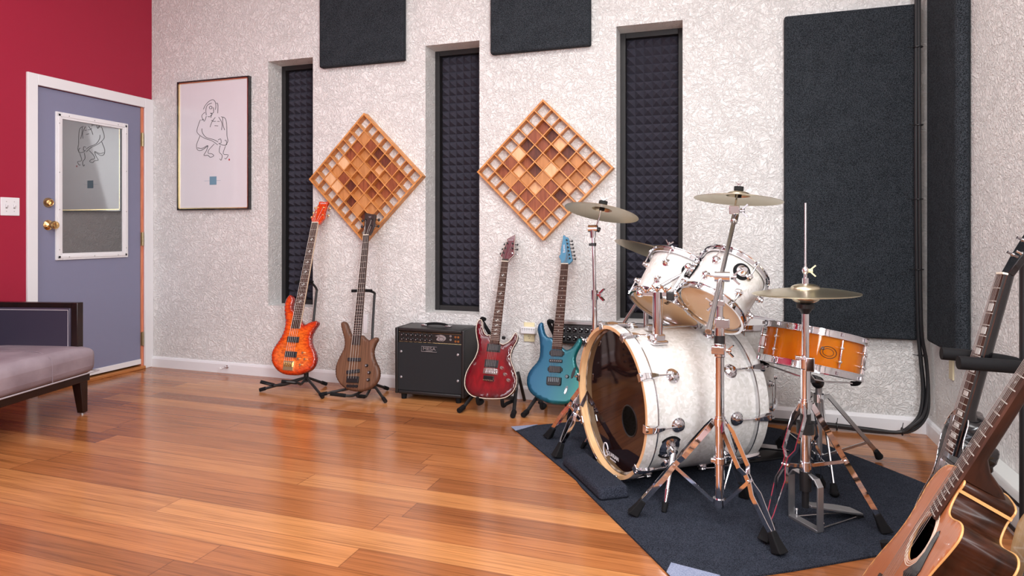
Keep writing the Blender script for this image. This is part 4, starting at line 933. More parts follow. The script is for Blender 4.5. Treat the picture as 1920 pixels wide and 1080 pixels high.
for s_ in (-1, 1):
    for k in range(3): tuner(T5, s_*.026, .055+k*.042, s_, .0, 'chrome', M=HM, key=.026, butt=.010)
strings(T5, 6, .132, 0, .050, at, .758, .043, None, .010, .020, .0007, .0004)

# --- cutaway acoustic
M6 = frame((.2191, 1.4562, .167), None or (1, 0, 0), (.446, -.039, .8942), (-.884, .1373, .4469))
acb = [(.030, .470), (.029, .441), (.045, .412), (.077, .409), (.127, .422), (.154, .420), (.167, .405), (.161, .371), (.146, .325), (.140, .285), (.148, .240), (.172, .190), (.196, .135), (.195, .075), (.160, .028), (.09, .004), (0, 0), (-.09, .004), (-.160, .028), (-.195, .075), (-.203, .130), (-.186, .190), (-.164, .238), (-.151, .275), (-.146, .313), (-.152, .354), (-.160, .390), (-.150, .422), (-.136, .440), (-.115, .455), (-.077, .467), (-.03, .474)]
def acoustic(M, outline, label, topmat, sidemat, depth, detailed=True):
    T = thing('acoustic_guitar', label, 'acoustic guitar', M=M)
    mb = MB(); out = body_mesh(mb, outline, depth, .0015, .0015, hole=(0, .328, .050), sidemi=1, backmi=1); bo = mb.build('body', [topmat, sidemat], T, ang=30); weld(bo, .0002)
    mb = MB(); mb.ring([(x, y, -.002) for x, y in out], .0019, 8); mb.build('top_binding', 'binding_wood', bo)
    mb = MB(); mb.ring([(x, y, -depth+.002) for x, y in out], .0019, 8); mb.build('back_binding', 'binding_wood', bo)
    mb = MB()
    for r in (.053, .057, .062): mb.lathe([(r, 0), (r, .0008), (r+.0015, .0008), (r+.0015, 0)], (0, .328, 0), (0, 0, 1), 48)
    mb.build('rosette', 'binding_cream', bo)
    mb = MB(); mb.lathe([(.050, 0), (.050, -.003)], (0, .328, 0), (0, 0, 1), 48); mb.build('soundhole_edge', 'binding_wood', bo)
    mb = MB(); mb.prism([(.062, .368), (.072, .376), (.080, .368), (.088, .335), (.100, .300), (.095, .270), (.055, .245), (.025, .256), (.040, .275), (.058, .295), (.066, .325), (.062, .350)], .0, .0015); mb.build('pickguard', 'black_gloss', T)
    mb = MB(); mb.box((0, .178, .004), (.150, .028, .008)); mb.box((0, .182, .009), (.075, .003, .006)); mb.build('bridge', 'dark_board', T, bevel=.003)
    at, fy = neck_parts(T, (0, .825, .043), (0, .378, .056), 20, .645, 'rosewood', sidemat, [3, 5, 7, 9, 12, 15, 17], 'dot', .475, heel_depth=.080, zf=.008)
    HM = Matrix.Translation((0, .83, 0)) @ Matrix.Rotation(-.22, 4, 'X')
    mb = MB(HM); mb.prism([(-.021, 0), (-.034, .03), (-.036, .10), (-.038, .18), (.038, .18), (.036, .10), (.034, .03), (.021, 0)], -.014, .001); mb.build('headstock', sidemat, T, bevel=.0015)
    for s_ in (-1, 1):
        for k in range(3): tuner(T, s_*.024, .045+k*.045, s_, .0, 'chrome', M=HM, key=.024, butt=.009)
    strings(T, 6, .182, 0, .056, at, .825, .043, None, .008, .012, .0007, .0004)
    return T
T6 = acoustic(M6, acb, 'cutaway acoustic guitar with cedar top and dark glossy sides, in the right foreground', 'cedar', 'dark_mahogany', .090)
mb = MB(); mb.bar((.0315, .452, -.002), (.0315, .452, -.090), .003, .006, (0, 1, 0)); mb.build('heel_binding', 'binding_wood', T6)
acn = [(0.03, .480), (.10, .470), (.140, .430), (.148, .39), (.142, .35), (.130, .31), (.126, .28), (.135, .24), (.165, .19), (.192, .135), (.192, .075), (.155, .028), (.09, .004), (0, 0), (-.09, .004), (-.155, .028), (-.192, .075), (-.192, .135), (-.165, .19), (-.135, .24), (-.126, .28), (-.130, .31), (-.142, .35), (-.148, .39), (-.140, .430), (-.10, .470), (-.03, .480)]
M7 = frame((.475, 1.448, .045), (0, 0, 0), (.22, .02, .97), (-.97, .08, .22))
T7 = acoustic(M7, acn, 'blond acoustic guitar cut off by the right edge, behind the cedar-topped one', 'blond_spruce', 'blond_spruce', .095)

# ------------------------------------------------------------------ guitar stands
def tube_stand(label, feet, hub, post_foot, post_top, yoke, cradles, group):
    T = thing('guitar_stand', label, 'guitar stand', (hub[0], hub[1], 0), group=group)
    hub = V(hub)
    mb = MB(); mb.cyl(hub-V((0, 0, .03)), hub+V((0, 0, .03)), .016, 16); mb.build('hub', 'black_paint', T, world=True)
    for f in feet:
        f = V(f); mb = MB(); mb.tube([hub, f+V((0, 0, .012))], .009, 10); lg = mb.build('leg', 'black_paint', T, world=True)
        d = (f+V((0, 0, .012))-hub).normalized(); mb = MB(); mb.cyl(f+V((0, 0, .0125))-d*.04, f+V((0, 0, .0125)), .012, 12); mb.build('rubber_foot', 'black_rubber', lg, world=True)
    mb = MB(); mb.tube(cat_rom([hub, post_foot, post_top[0], post_top[1], post_top[2]], 6), .008, 12); ps = mb.build('post', 'black_paint', T, world=True)
    mb = MB(); mb.tube(cat_rom(yoke, 4), .010, 10); mb.build('neck_yoke', 'black_rubber', T, world=True)
    for c_ in cradles:
        mb = MB(); mb.tube(cat_rom([hub]+list(c_), 5), .0085, 10); ca = mb.build('cradle_arm', 'black_paint', T, world=True)
        mb = MB(); mb.tube(cat_rom(c_[-2:] if len(c_) < 3 else c_[1:], 3), .0115, 10); mb.build('arm_pad', 'black_rubber', ca, world=True)
    return T
tube_stand('black tubular stand holding the amber-orange bass', [(-2.90, 3.46, 0), (-2.40, 3.44, 0), (-2.58, 3.74, 0)], (-2.64, 3.60, .085), (-2.66, 3.68, .30), [(-2.682, 3.765, .60), (-2.685, 3.775, .655), (-2.70, 3.74, .70)],
    [(-2.69, 3.745, .705), (-2.75, 3.72, .712), (-2.765, 3.655, .708)], [[(-2.72, 3.50, .055), (-2.76, 3.43, .062), (-2.84, 3.40, .085)], [(-2.62, 3.52, .06), (-2.60, 3.45, .085), (-2.68, 3.40, .100)]], 'tubular stands under the basses')
tube_stand('black tubular stand holding the walnut bass', [(-2.45, 3.49, 0), (-1.975, 3.475, 0), (-2.12, 3.76, 0)], (-2.15, 3.62, .075), (-2.18, 3.66, .30), [(-2.205, 3.73, .60), (-2.206, 3.735, .645), (-2.23, 3.70, .662)],
    [(-2.205, 3.705, .662), (-2.25, 3.69, .664), (-2.33, 3.655, .662)], [[(-2.20, 3.50, .030), (-2.24, 3.45, .032), (-2.32, 3.40, .05)], [(-2.12, 3.50, .035), (-2.10, 3.44, .04), (-2.12, 3.39, .055)]], 'tubular stands under the basses')
def a_stand(label, cx, y0, w_, top, lean, horn, group, wedge=False):
    T = thing('guitar_stand', label, 'guitar stand', (cx, y0, 0), group=group)
    for s_ in (-1, 1):
        x = cx+s_*w_/2
        mb = MB(); mb.tube([(x+s_*.03, y0-.02, .014), (x, y0+.10, .08), (x-s_*.02, y0+.215, .20)], .011, 10); lg = mb.build('leg', 'black_paint', T, world=True)
        mb = MB(); mb.cyl((x+s_*.034, y0-.05, .016), (x+s_*.026, y0+.0, .024), .0155, 14); mb.build('rubber_foot', 'black_rubber', lg, world=True)
        mb = MB(); mb.tube([(x-s_*.02, y0+.215, .20), (x-s_*.005, y0+.30, .012)], .010, 10); mb.build('rear_leg', 'black_paint', T, world=True)
        hx = cx+s_*(.075)+horn[0]
        mb = MB(); mb.tube(cat_rom([(x-s_*.02, y0+.10, .055), (hx, y0+.02, .062), (hx, y0-.045, .065), (hx, y0-.062, .105)], 5), .0105, 10); mb.build('cradle_arm', 'black_rubber', T, world=True)
    mb = MB(); mb.bar((cx-w_/2, y0+.10, .075), (cx+w_/2, y0+.10, .075), .02, .02); mb.build('crossbar', 'black_paint', T, world=True)
    mb = MB(); mb.tube(cat_rom([(cx+horn[1], y0+.215, .20), (cx+horn[1]*1.3, y0+.24, .36), (cx+horn[2], y0+.235, .50), (cx+horn[2]+.03, y0+.20, .515)], 5), .012, 10); mb.build('back_rest', 'black_rubber', T, world=True)
    return T
a_stand('black folding stand under the dark red guitar', -1.30, 3.47, .26, 0, 0, (.03, -.04, -.13), 'folding stands under the two guitars')
a_stand('black folding stand under the teal guitar', -.95, 3.50, .20, 0, 0, (.05, 0, -.06), 'folding stands under the two guitars')
# stand with padded yoke by the right wall
T = thing('guitar_stand', 'black stand with a padded neck fork holding the black guitar by the right wall', 'guitar stand', (.722, 1.96, 0))
px5, py5 = .722, 1.960
mb = MB(); mb.tube(cat_rom([(px5, py5, .02), (px5, py5, .40), (px5, py5, .98)], 5), .010, 12); mb.build('post', 'black_paint', T, world=True)
for P in ([(px5, py5-.005, .712), (.70, 1.87, .724), (.64, 1.81, .738), (.53, 1.795, .743)], [(px5, py5+.005, .712), (.69, 1.95, .724), (.60, 1.925, .738), (.53, 1.922, .742)]):
    mb = MB(); mb.tube(cat_rom(P, 5), [.012+.004*min(1, k/4) for k in range(16)], 12); mb.build('neck_fork', 'black_rubber', T, world=True)
for f in ((.60, 2.16), (.84, 2.20), (.86, 1.74)):
    mb = MB(); mb.tube([(px5, py5, .10), (f[0], f[1], .014)], .010, 10); lg = mb.build('leg', 'black_paint', T, world=True)
    mb = MB(); mb.ball((f[0], f[1], .015), .0145, 12); mb.build('rubber_foot', 'black_rubber', lg, world=True)
for yy in (1.74, 1.90):
    mb = MB(); mb.tube(cat_rom([(px5, py5, .24), (.66, yy+.02, .205), (.50, yy, .190), (.415, yy, .200), (.395, yy, .245)], 4), .011, 10); mb.build('cradle_arm', 'black_rubber', T, world=True)
T = thing('guitar_stand', 'low black stand under the cedar-topped acoustic, mostly out of view', 'guitar stand', (.26, 1.45, 0))
mb = MB(); mb.tube([(.30, 1.45, .02), (.30, 1.45, .11)], .012, 10); mb.build('post', 'black_paint', T, world=True)
for f in ((.12, 1.27), (.12, 1.63), (.40, 1.45)):
    mb = MB(); mb.tube([(.30, 1.45, .06), (f[0], f[1], .012)], .010, 10); mb.build('leg', 'black_paint', T, world=True)
for s_ in (-1, 1):
    mb = MB(); mb.tube(cat_rom([(.30, 1.45, .10), (.27, 1.45+s_*.08, .125), (.19, 1.45+s_*.11, .150), (.175, 1.45+s_*.11, .19)], 4), .010, 10); mb.build('cradle_arm', 'black_rubber', T, world=True)
T = thing('guitar_stand', 'low black floor rest under the blond acoustic, out at the right edge', 'guitar stand', (.52, 1.45, 0))
for s_ in (-1, 1):
    mb = MB(); mb.bar((.44, 1.45+s_*.09, .012), (.72, 1.45+s_*.09, .012), .024, .022); mb.build('rail', 'black_rubber', T, world=True)
mb = MB(); mb.bar((.60, 1.34, .012), (.60, 1.56, .012), .02, .016); mb.build('crossbar', 'black_paint', T, world=True)

# ------------------------------------------------------------------ drums
def turret(T, p, out, r=.020, mat='chrome'):
    mb = MB(); mb.lathe([(0, 0), (r, 0), (r, .004), (r*.72, .006), (r*.78, .012), (r*.55, .016), (r*.60, .022), (r*.40, .025), (0, .024)], p, out, 22); return mb.build('lug', mat, T)
def drum(name, label, o, ax, R, L, nl, shellmat, topmat, botmat, phase=0, group=None, tubelug=False, hint=None, innermat='maple', hoopmat='chrome', lugz=None):
    M = axisM(o, ax, hint); T = thing(name, label, 'drum', M=M, group=group)
    mb = MB(); mb.lathe([(R, .012), (R, L-.012), (R-.008, L-.008), (R-.008, .008)], n=72, closed=True); sh = mb.build('shell', shellmat, T)
    for z, s_ in ((0, 1), (L, -1)):
        Rh = R+.010
        prof = [(Rh-.003, z-s_*.010), (Rh+.006, z-s_*.010), (Rh+.006, z-s_*.007), (Rh+.001, z-s_*.006), (Rh+.001, z+s_*.012), (Rh+.007, z+s_*.013), (Rh+.007, z+s_*.016), (Rh-.002, z+s_*.016), (Rh-.004, z)]
        mb = MB(); mb.lathe(prof, n=72, closed=True); mb.build('hoop', hoopmat, T)
        mb = MB(); mb.lathe([(0, z), (R-.012, z), (R-.002, z+s_*.002), (R+.002, z+s_*.008)], n=64); mb.build('drumhead', botmat if z == 0 else topmat, T)
    for k in range(nl):
        a = 2*PI*k/nl+phase; d = V((math.cos(a), math.sin(a), 0)); Rr = R+.017
        if tubelug:
            mb = MB(); mb.cyl(d*Rr+V((0, 0, .02)), d*Rr+V((0, 0, L-.02)), .0035, 10)
            for z in (.0, L): mb.cyl(d*Rr+V((0, 0, z-.006)), d*Rr+V((0, 0, z+.006)), .0055, 8)
            mb.build('tension_rod', 'chrome', T)
            for z in (L*.3, L*.66):
                mb = MB(); mb.cyl(d*R+V((0, 0, z)), d*(Rr+.005)+V((0, 0, z)), .006, 12); mb.ball(tuple(d*Rr+V((0, 0, z))), .0075, 12); mb.build('lug', 'chrome', T)
        else:
            for z0_, z1_ in ((L*.30, 0), (L*.70, L)):
                turret(T, d*R+V((0, 0, z0_)), d, .017)
                mb = MB(); mb.cyl(d*Rr+V((0, 0, z0_)), d*Rr+V((0, 0, z1_)), .003, 8); s_ = 1 if z1_ > 0 else -1; mb.cyl(d*Rr+V((0, 0, z1_)), d*Rr+V((0, 0, z1_+s_*.010)), .005, 6); mb.box(tuple(d*(R+.016)+V((0, 0, z1_))), (.016, .016, .006), Matrix.Rotation(a, 3, 'Z')); mb.build('tension_rod', 'chrome', T)
    return T
# kick drum
KA = V((.803, .596, 0)).normalized(); KC = V((-.47, 2.72, .334)); KR = .300; KL = .56
KM = axisM(KC, KA, (0, 0, 1))        # local x up, y = z cross x
K = thing('kick_drum', 'white pearl kick drum with dark front head, lying on the rug', 'drum', M=KM)
mb = MB(); mb.lathe([(KR, .030), (KR, KL-.030), (KR-.010, KL-.030), (KR-.010, .030)], n=96, closed=True); mb.build('shell', 'white_pearl', K)
for z, s_ in ((0, 1), (KL, -1)):
    mb = MB(); Ro, Ri = .318, .303; mb.lathe([(Ro, z+s_*.001), (Ro, z+s_*.046), (Ri, z+s_*.046)], n=96)
    mb.cur = 1; mb.lathe([(Ri, z+s_*.046), (Ri, z), (Ro-.001, z), (Ro, z+s_*.001)], n=96); mb.build('hoop', ['white_pearl', 'maple'], K)
    mb = MB(); mb.lathe([(KR+.001, z+s_*.045), (.3188, z+s_*.045), (.3188, z+s_*.051), (KR+.001, z+s_*.051)], n=96, closed=True); mb.build('hoop_seam', 'satin_steel', K)
    # head with port hole in the front one
    mb = MB()
    if z == 0:
        hx, hy, hr = -.055, .122, .062   # local x up, local y = right seen from the front
        pts = [(.303*math.cos(2*PI*i/72), .303*math.sin(2*PI*i/72)) for i in range(72)]; e_ = [(i, (i+1) % 72) for i in range(72)]
        pts += [(hx+hr*math.cos(2*PI*i/40), hy+hr*math.sin(2*PI*i/40)) for i in range(40)]; e_ += [(72+i, 72+(i+1) % 40) for i in range(40)]
        r_ = geometry.delaunay_2d_cdt([V(p) for p in pts], e_, [], 1, 1e-6)
        vs_ = [(p.x, p.y, .030) for p in r_[0]]; fs = [tuple(f) for f in r_[2] if math.hypot(sum(vs_[i][0] for i in f)/3-hx, sum(vs_[i][1] for i in f)/3-hy) > hr*.97]
        mb.add(vs_, fs); hdk = mb.build('front_head', 'kick_head', K, smooth=False)
        mb = MB(); mb.ring([(hx+hr*math.cos(a), hy+hr*math.sin(a), .030) for a in np.linspace(0, 2*PI, 40, endpoint=False)], .003, 6); mb.build('port_ring', 'black_plastic', hdk)
    else:
        mb.lathe([(0, z-.030), (.300, z-.030)], n=64); mb.build('batter_head', 'batter_head', K)
mb = MB(); mb.lathe([(0, KL-.20), (.28, KL-.20)], n=48); mb.build('muffling_pillow', 'drum_interior', K)
mb = MB()
def onh(px, pz, ang=0, s_=1):
    # columns: text x -> seen-right, text y -> up, normal -> toward viewer (-z local)
    return Matrix(((0, 1, 0, pz), (1, 0, 0, px), (0, 0, -1, .029), (0, 0, 0, 1))) @ Matrix.Rotation(ang, 4, 'Z')
ML = onh(-.090, -.240); ring_c = [ML @ V((.022*math.cos(a), .029*math.sin(a), 0)) for a in np.linspace(.2, 2*PI-.55, 40)]
mb.tube(ring_c, .0026, 6)
text_mb(mb, 'AQUARIAN', .025, onh(-.030, -.247, .0), .0003, sx=.92); text_mb(mb, 'REGULATOR', .009, onh(-.022, -.265, .0), .0003)
mb.build('head_logo', 'white_print', hdk)
for z, s_ in ((0, 1), (KL, -1)):
    for k in range(10):
        a = 2*PI*(k+.66)/10; d = V((math.cos(a), math.sin(a), 0)); zl = z+s_*.145
        turret(K, d*KR+V((0, 0, zl)), d, .029)
        mb = MB(); mb.cyl(d*(KR+.020)+V((0, 0, zl)), d*(.326)+V((0, 0, z+s_*.045)), .003, 8); tr_ = mb.build('tension_rod', 'chrome', K)
        x_, y_, z_ = basis(d); tang = V((-d.y, d.x, 0))
        mb = MB(); P = []
        for zz, w_, h in ((z-s_*.008, .018, .006), (z+s_*.012, .018, .012), (z+s_*.05, .012, .014), (z+s_*.075, .006, .008)):
            for i, j in ((-1, 0), (1, 0), (.7, 1), (-.7, 1)): P.append(d*(.319+j*h)+tang*(i*w_)+V((0, 0, zz)))
        mb.add(P, [(3, 2, 1, 0), (12, 13, 14, 15)]+[(b*4+i, b*4+(i+1) % 4, b*4+4+(i+1) % 4, b*4+4+i) for b in range(3) for i in range(4)])
        mb.add([d*q+tang*(i*.016)+V((0, 0, z-s_*zq)) for i in (-1, 1) for q, zq in ((.300, .002), (.323, .002), (.323, .009), (.300, .009))], [(0, 1, 2, 3), (7, 6, 5, 4), (0, 4, 5, 1), (1, 5, 6, 2), (2, 6, 7, 3), (3, 7, 4, 0)])
        mb.build('claw', 'chrome', K, bevel=.0012)
        mb = MB(); mb.cyl(d*.330+V((0, 0, z-s_*.014)), d*.330+V((0, 0, z-s_*.002)), .005, 6); mb.build('rod_head', 'chrome', tr_)
# near spur (toward camera): seen right of the head
side = V((0, 0, 1)).cross(KA)*-1   # right-hand/near side in world = (.596,-.803)
side = V((.596, -.803, 0))
for sg, ph in ((1, -1), (-1, -1)):
    base = KC + KA*.125 + side*sg*KR*.90 + V((0, 0, -KR*.42))
    od = (side*sg*.90+V((0, 0, -.42))).normalized()
    mb = MB(); mb.lathe([(0, 0), (.046, 0), (.046, .005), (.030, .012), (.022, .020), (.020, .036), (.012, .042), (0, .042)], base-od*.004, od, 28); sp = mb.build('spur_mount', 'chrome', K, world=True)
    mb = MB(); mb.lathe([(0, -.001), (.055, -.001), (.055, .003), (.046, .004), (0, .004)], base-od*.003, od, 28); mb.build('spur_gasket', 'black_rubber', sp, world=True)
    p0 = base+od*.030; foot = V((base.x+side.x*sg*.10-KA.x*.085, base.y+side.y*sg*.10-KA.y*.085, .008)); dr_ = (foot-p0)
    mb = MB(); mb.tube([p0, p0+dr_*.30, p0+dr_*.31, p0+dr_*.62, p0+dr_*.63, p0+dr_*.92], [.013, .011, .008, .008, .010, .005], 14); mb.build('spur_leg', 'chrome', K, world=True)
    mb = MB(); mb.cyl(p0+dr_*.84, foot, .012, 14, .009); mb.build('spur_foot', 'black_rubber', K, world=True)
for px, pz in ((.06, .36),):
    pass
mb = MB(); mb.ball(tuple(KM @ V((KR*math.cos(-.75), KR*math.sin(-.75), .20))), .005, 8); mb.build('vent', 'block_red', K, world=True)

T12 = drum('rack_tom', 'white pearl rack tom further back, left of its twin, above the kick drum', (-.252, 2.872, .715), (.373, .434, .821), .150, .215, 6, 'white_pearl', 'batter_head', 'clear_head', .3)
T10 = drum('rack_tom', 'white pearl rack tom nearer the camera, behind the boom cymbal stand', (-.059, 2.654, .749), (.455, .538, .71), .129, .205, 6, 'white_pearl', 'batter_head', 'clear_head', .2)
for T_, R_ in ((T12, .150), (T10, .129)):
    mb = MB(); Mt = Matrix.Translation((0, 0, -.0008))
    text_mb(mb, 'REMO', .022, Matrix.Translation((R_*.45, R_*.50, -.0008)) @ Matrix(((-.5, .87, 0, 0), (-.87, -.5, 0, 0), (0, 0, 1, 0), (0, 0, 0, 1))) @ Matrix.Rotation(PI, 4, 'Y'), .0003); mb.build('head_logo', 'ink', T_)
# tom brackets: big round mount with black gasket
def mount(T, a, z, R):
    d = V((math.cos(a), math.sin(a), 0)); mb = MB(); mb.lathe([(0, 0), (.034, 0), (.034, .005), (0, .006)], d*R+V((0, 0, z)), d, 28); g = mb.build('mount_gasket', 'black_rubber', T)
    mb = MB(); mb.lathe([(0, .005), (.024, .005), (.024, .011), (.016, .014), (.018, .022), (.010, .030), (0, .030)], d*R+V((0, 0, z)), d, 24); mb.build('mount_plate', 'chrome', g)
F16 = drum('floor_tom', 'white pearl floor tom standing behind the kick drum', (.03, 3.43, .20), (0, 0, 1), .200, .40, 8, 'white_pearl', 'batter_head', 'clear_head', .25)
for k in range(3):
    a = -1.2+k*2.1; d = V((math.cos(a), math.sin(a), 0)); mb = MB(); mb.tube([d*.235+V((0, 0, .26)), d*.235+V((0, 0, -.08)), d*.25+V((0, 0, -.17))], .006, 10); lg = mb.build('leg', 'chrome', F16)
    mb = MB(); mb.cyl(d*.25+V((0, 0, -.165)), d*.252+V((0, 0, -.1925)), .013, 12); mb.build('rubber_foot', 'black_rubber', lg)
    mb = MB(); mb.box(tuple(d*.218+V((0, 0, .18))), (.04, .03, .05), Matrix.Rotation(a, 3, 'Z')); mb.build('leg_bracket', 'chrome', F16, bevel=.006)
SN = drum('snare_drum', 'amber clear-acrylic snare drum with chrome hoops behind the hi-hat', V((.347, 2.88, .64))-V((.162, .190, .968)).normalized()*.145, (.162, .190, .968), .182, .145, 10, 'amber_acrylic', 'batter_head', 'batter_head', .1, tubelug=True)
mb = MB(); d = V((math.cos(-1.25), math.sin(-1.25), 0))
mb = MB(); mb.box((-.190, 0, .075), (.02, .04, .05)); mb.build('strainer', 'chrome', SN, bevel=.003)
# oval badge and vent on the near side
nd = (SN.matrix_basis.inverted().to_3x3() @ V((.17, -1, -.02))).normalized(); na = math.atan2(nd.y, nd.x)
BM = Matrix.Translation(V((math.cos(na), math.sin(na), 0))*.1825+V((0, 0, .07))) @ Matrix.Rotation(na, 4, 'Z') @ Matrix.Rotation(PI/2, 4, 'Y')
mb = MB(BM); mb.ring([(.022*math.cos(a), .030*math.sin(a), 0) for a in np.linspace(0, 2*PI, 32, endpoint=False)], .0012, 5); mb.ring([(.014*math.cos(a), .020*math.sin(a), 0) for a in np.linspace(0, 2*PI, 32, endpoint=False)], .001, 5); mb.build('badge', 'ink', SN)
a2 = na-.12; mb = MB(); d = V((math.cos(a2), math.sin(a2), 0)); mb.lathe([(.0025, 0), (.006, 0), (.006, .003), (.0025, .003)], d*.1822+V((0, 0, .082)), d, 16, True); mb.build('vent', 'chrome', SN)

# ------------------------------------------------------------------ cymbals
def cymbal_obj(label, c, n_, R, bell=.022, group=None, flip=False):
    M = axisM(c, n_); T = thing('cymbal', label, 'cymbal', M=M, group=group)
    br, hgt = R*.28, R*.10
    prof = [(.006, hgt+bell)]
    for i in range(1, 7): a = i/6*PI/2; prof.append((br*.9*math.sin(a)+.004, hgt+bell*math.cos(a)**.9))
    for i in range(1, 11): f = i/10; prof.append((br+(R-br)*f, hgt*(1-f**1.6)))
    under = [(r, h-.0012) for r, h in prof[::-1]]
    mb = MB(); mb.lathe(prof+[(R+.0004, -.0006)]+under, n=96, closed=True); mb.build('bronze_disc', 'cymbal_bronze', T, ang=60)
    return T, hgt+bell
def wing(mb, p, ax, s_=1):
    x, y, z = basis(ax); p = V(p)
    mb.cyl(p, p+z*.012*s_, .006*s_, 10)
    for q in (-1, 1): mb.bar(p+z*.006*s_+x*q*.004*s_, p+z*.020*s_+x*q*.017*s_, .004*s_, .011*s_, y)

def tripod(T, top, hub, feet, strips=True, w_=.018, splay=.023, mat='chrome', pinch=.55):
    """collar at top, lower hub, double strip legs with pinched joint, braces"""
    top, hub = V(top), V(hub)
    for f in feet:
        f = V(f); d = V((f.x-top.x, f.y-top.y, 0)).normalized(); s_ = V((-d.y, d.x, 0)); a = top+d*.020
        ld = (f+V((0, 0, .012))-a).normalized(); f1 = f+V((0, 0, .012))-ld*.062; j = a.lerp(f1, pinch)
        leg_ob = None
        for sg in (-1, 1):
            P = [a+s_*sg*.009, a.lerp(f1, .10)+s_*sg*splay, a.lerp(f1, pinch-.13)+s_*sg*splay, a.lerp(f1, pinch-.06)+s_*sg*.006, a.lerp(f1, pinch+.02)+s_*sg*.006, a.lerp(f1, pinch+.12)+s_*sg*splay*.8, a.lerp(f1, .93)+s_*sg*.011, f1+s_*sg*.006]
            mb = MB(); mb.strip(P, w_, .0035, s_); ob = mb.build('leg_strip' if leg_ob else 'leg', mat, leg_ob or T, world=True, ang=30)
            if leg_ob is None: leg_ob = ob
        mb = MB(); mb.cyl(j-s_*.012, j+s_*.012, .006, 10); mb.build('rivet', mat, leg_ob, world=True)
        h0 = hub+d*.022; mb = MB(); mb.bar(h0, j, .012, .004, s_); mb.build('brace', mat, T, world=True)
        nrm = s_.cross(ld); c0 = f1-ld*.008; P = []
        for q, r1, r2 in ((c0, .012, .012), (c0.lerp(f, .35), .015, .014), (c0.lerp(f, .75), .020, .019), (c0.lerp(f, 1.0)+V((0, 0, .010)), .021, .018)):
            P += [q+s_*r1*i+nrm*r2*j_ for i, j_ in ((-1, -1), (1, -1), (1, 1), (-1, 1))]
        P = [V((p.x, p.y, max(p.z, .0095))) for p in P]
        mb = MB(); mb.add(P, [(3, 2, 1, 0), (12, 13, 14, 15)]+[(b*4+i, b*4+(i+1) % 4, b*4+4+(i+1) % 4, b*4+4+i) for b in range(3) for i in range(4)])
        mb.build('rubber_foot', 'black_rubber', leg_ob, world=True, bevel=.004, seg=3)
    mb = MB(); mb.cyl(top-V((0, 0, .014)), top+V((0, 0, .010)), .024, 20); mb.cyl(top+V((0, 0, .010)), top+V((0, 0, .018)), .020, 20); mb.build('leg_collar', mat, T, world=True)
    mb = MB(); mb.cyl(hub-V((0, 0, .012)), hub+V((0, 0, .012)), .023, 20); mb.build('brace_hub', mat, T, world=True)

# near boom stand
px, py = -.020, 2.420
A_ = thing('cymbal_stand', 'chrome boom cymbal stand nearest the camera, in front of the kick drum', 'cymbal stand', (px, py, 0), group='chrome cymbal stands')
tripod(A_, (px, py, .375), (px, py, .085), [(-.330, 2.385, 0), (.172, 2.240, 0), (.076, 2.690, 0)])
mb = MB(); mb.cyl((px, py, .065), (px, py, .630), .0165, 24); mb.build('lower_tube', 'chrome', A_, world=True)
mb = MB(); mb.cyl((px, py, .222), (px, py, .246), .022, 20); mb.box((px-.02, py-.01, .234), (.02, .016, .014)); mb.build('memory_lock', 'chrome', A_, world=True, bevel=.002)
mb = MB(); mb.cyl((px, py, .605), (px, py, .655), .021, 20); mb.box((px-.005, py-.018, .632), (.046, .022, .028)); cl = mb.build('tube_clamp', 'chrome', A_, world=True, bevel=.003)
mb = MB(); wing(mb, (px+.024, py-.018, .632), (1, -.3, 0), 1.2); mb.build('wing_nut', 'chrome', cl, world=True)
mb = MB(); mb.cyl((px, py, .655), (px, py, .680), .019, 20); mb.build('bushing', 'black_plastic', A_, world=True)
mb = MB(); mb.cyl((px, py, .680), (px, py, .75), .0175, 20); mb.box((px+.010, py-.012, .728), (.050, .028, .034)); mb.build('middle_clamp', 'chrome', A_, world=True, bevel=.003)
mb = MB(); mb.cyl((px, py, .75), (px, py, .845), .0125, 20); mb.build('upper_tube', 'chrome', A_, world=True)
mb = MB(); mb.box((px, py-.006, .800), (.036, .030, .022)); q_ = mb.build('memory_lock', 'chrome', A_, world=True, bevel=.003)
mb = MB(); wing(mb, (px-.018, py-.018, .797), (-1, -.25, -.1), 1.3); mb.build('wing_nut', 'chrome', q_, world=True)
B0, B1 = V((-.052, 2.154, .734)), V((.035, 2.773, 1.104))
Bc = B0.lerp(B1, .43)
mb = MB(); mb.cyl(Bc-V((.022, .004, 0)), Bc+V((.030, -.006, 0)), .019, 24); mb.cyl((px, py, .84), Bc, .014, 16); ti = mb.build('boom_tilter', 'chrome', A_, world=True)
mb = MB(); wing(mb, Bc+V((.034, -.006, 0)), (1, -.15, 0), 1.5); mb.cyl(Bc-V((.022, 0, 0)), Bc-V((.05, -.01, -.004)), .004, 8); mb.build('wing_nut', 'chrome', ti, world=True)
mb = MB(); mb.cyl(B0, B1, .0085, 20); mb.cyl(B0, B0+(B1-B0).normalized()*.035, .0105, 20); mb.build('boom_arm', 'satin_steel', A_, world=True)
cn = V((.073, .086, .994)).normalized(); cC = V((.050, 2.83, 1.187))
mb = MB(); e0 = B1; mb.cyl(e0-(B1-B0).normalized()*.02, e0+(B1-B0).normalized()*.04, .014, 18); mb.box(tuple(e0+V((0, 0, .040))), (.040, .03, .036)); til = mb.build('cymbal_tilter', 'chrome', A_, world=True, bevel=.003)
mb = MB(); wing(mb, e0+V((.022, -.01, .036)), (1, -.1, 0), 1.5); mb.build('wing_nut', 'satin_steel', til, world=True)
mb = MB(); mb.cyl(e0+V((0, 0, .04)), cC+cn*.062, .004, 12); mb.build('cymbal_rod', 'chrome', A_, world=True)
CA, ht_ = cymbal_obj('thin bronze crash cymbal on the near boom stand, highest of the cymbals', cC, cn, .178, .020, 'bronze cymbals')
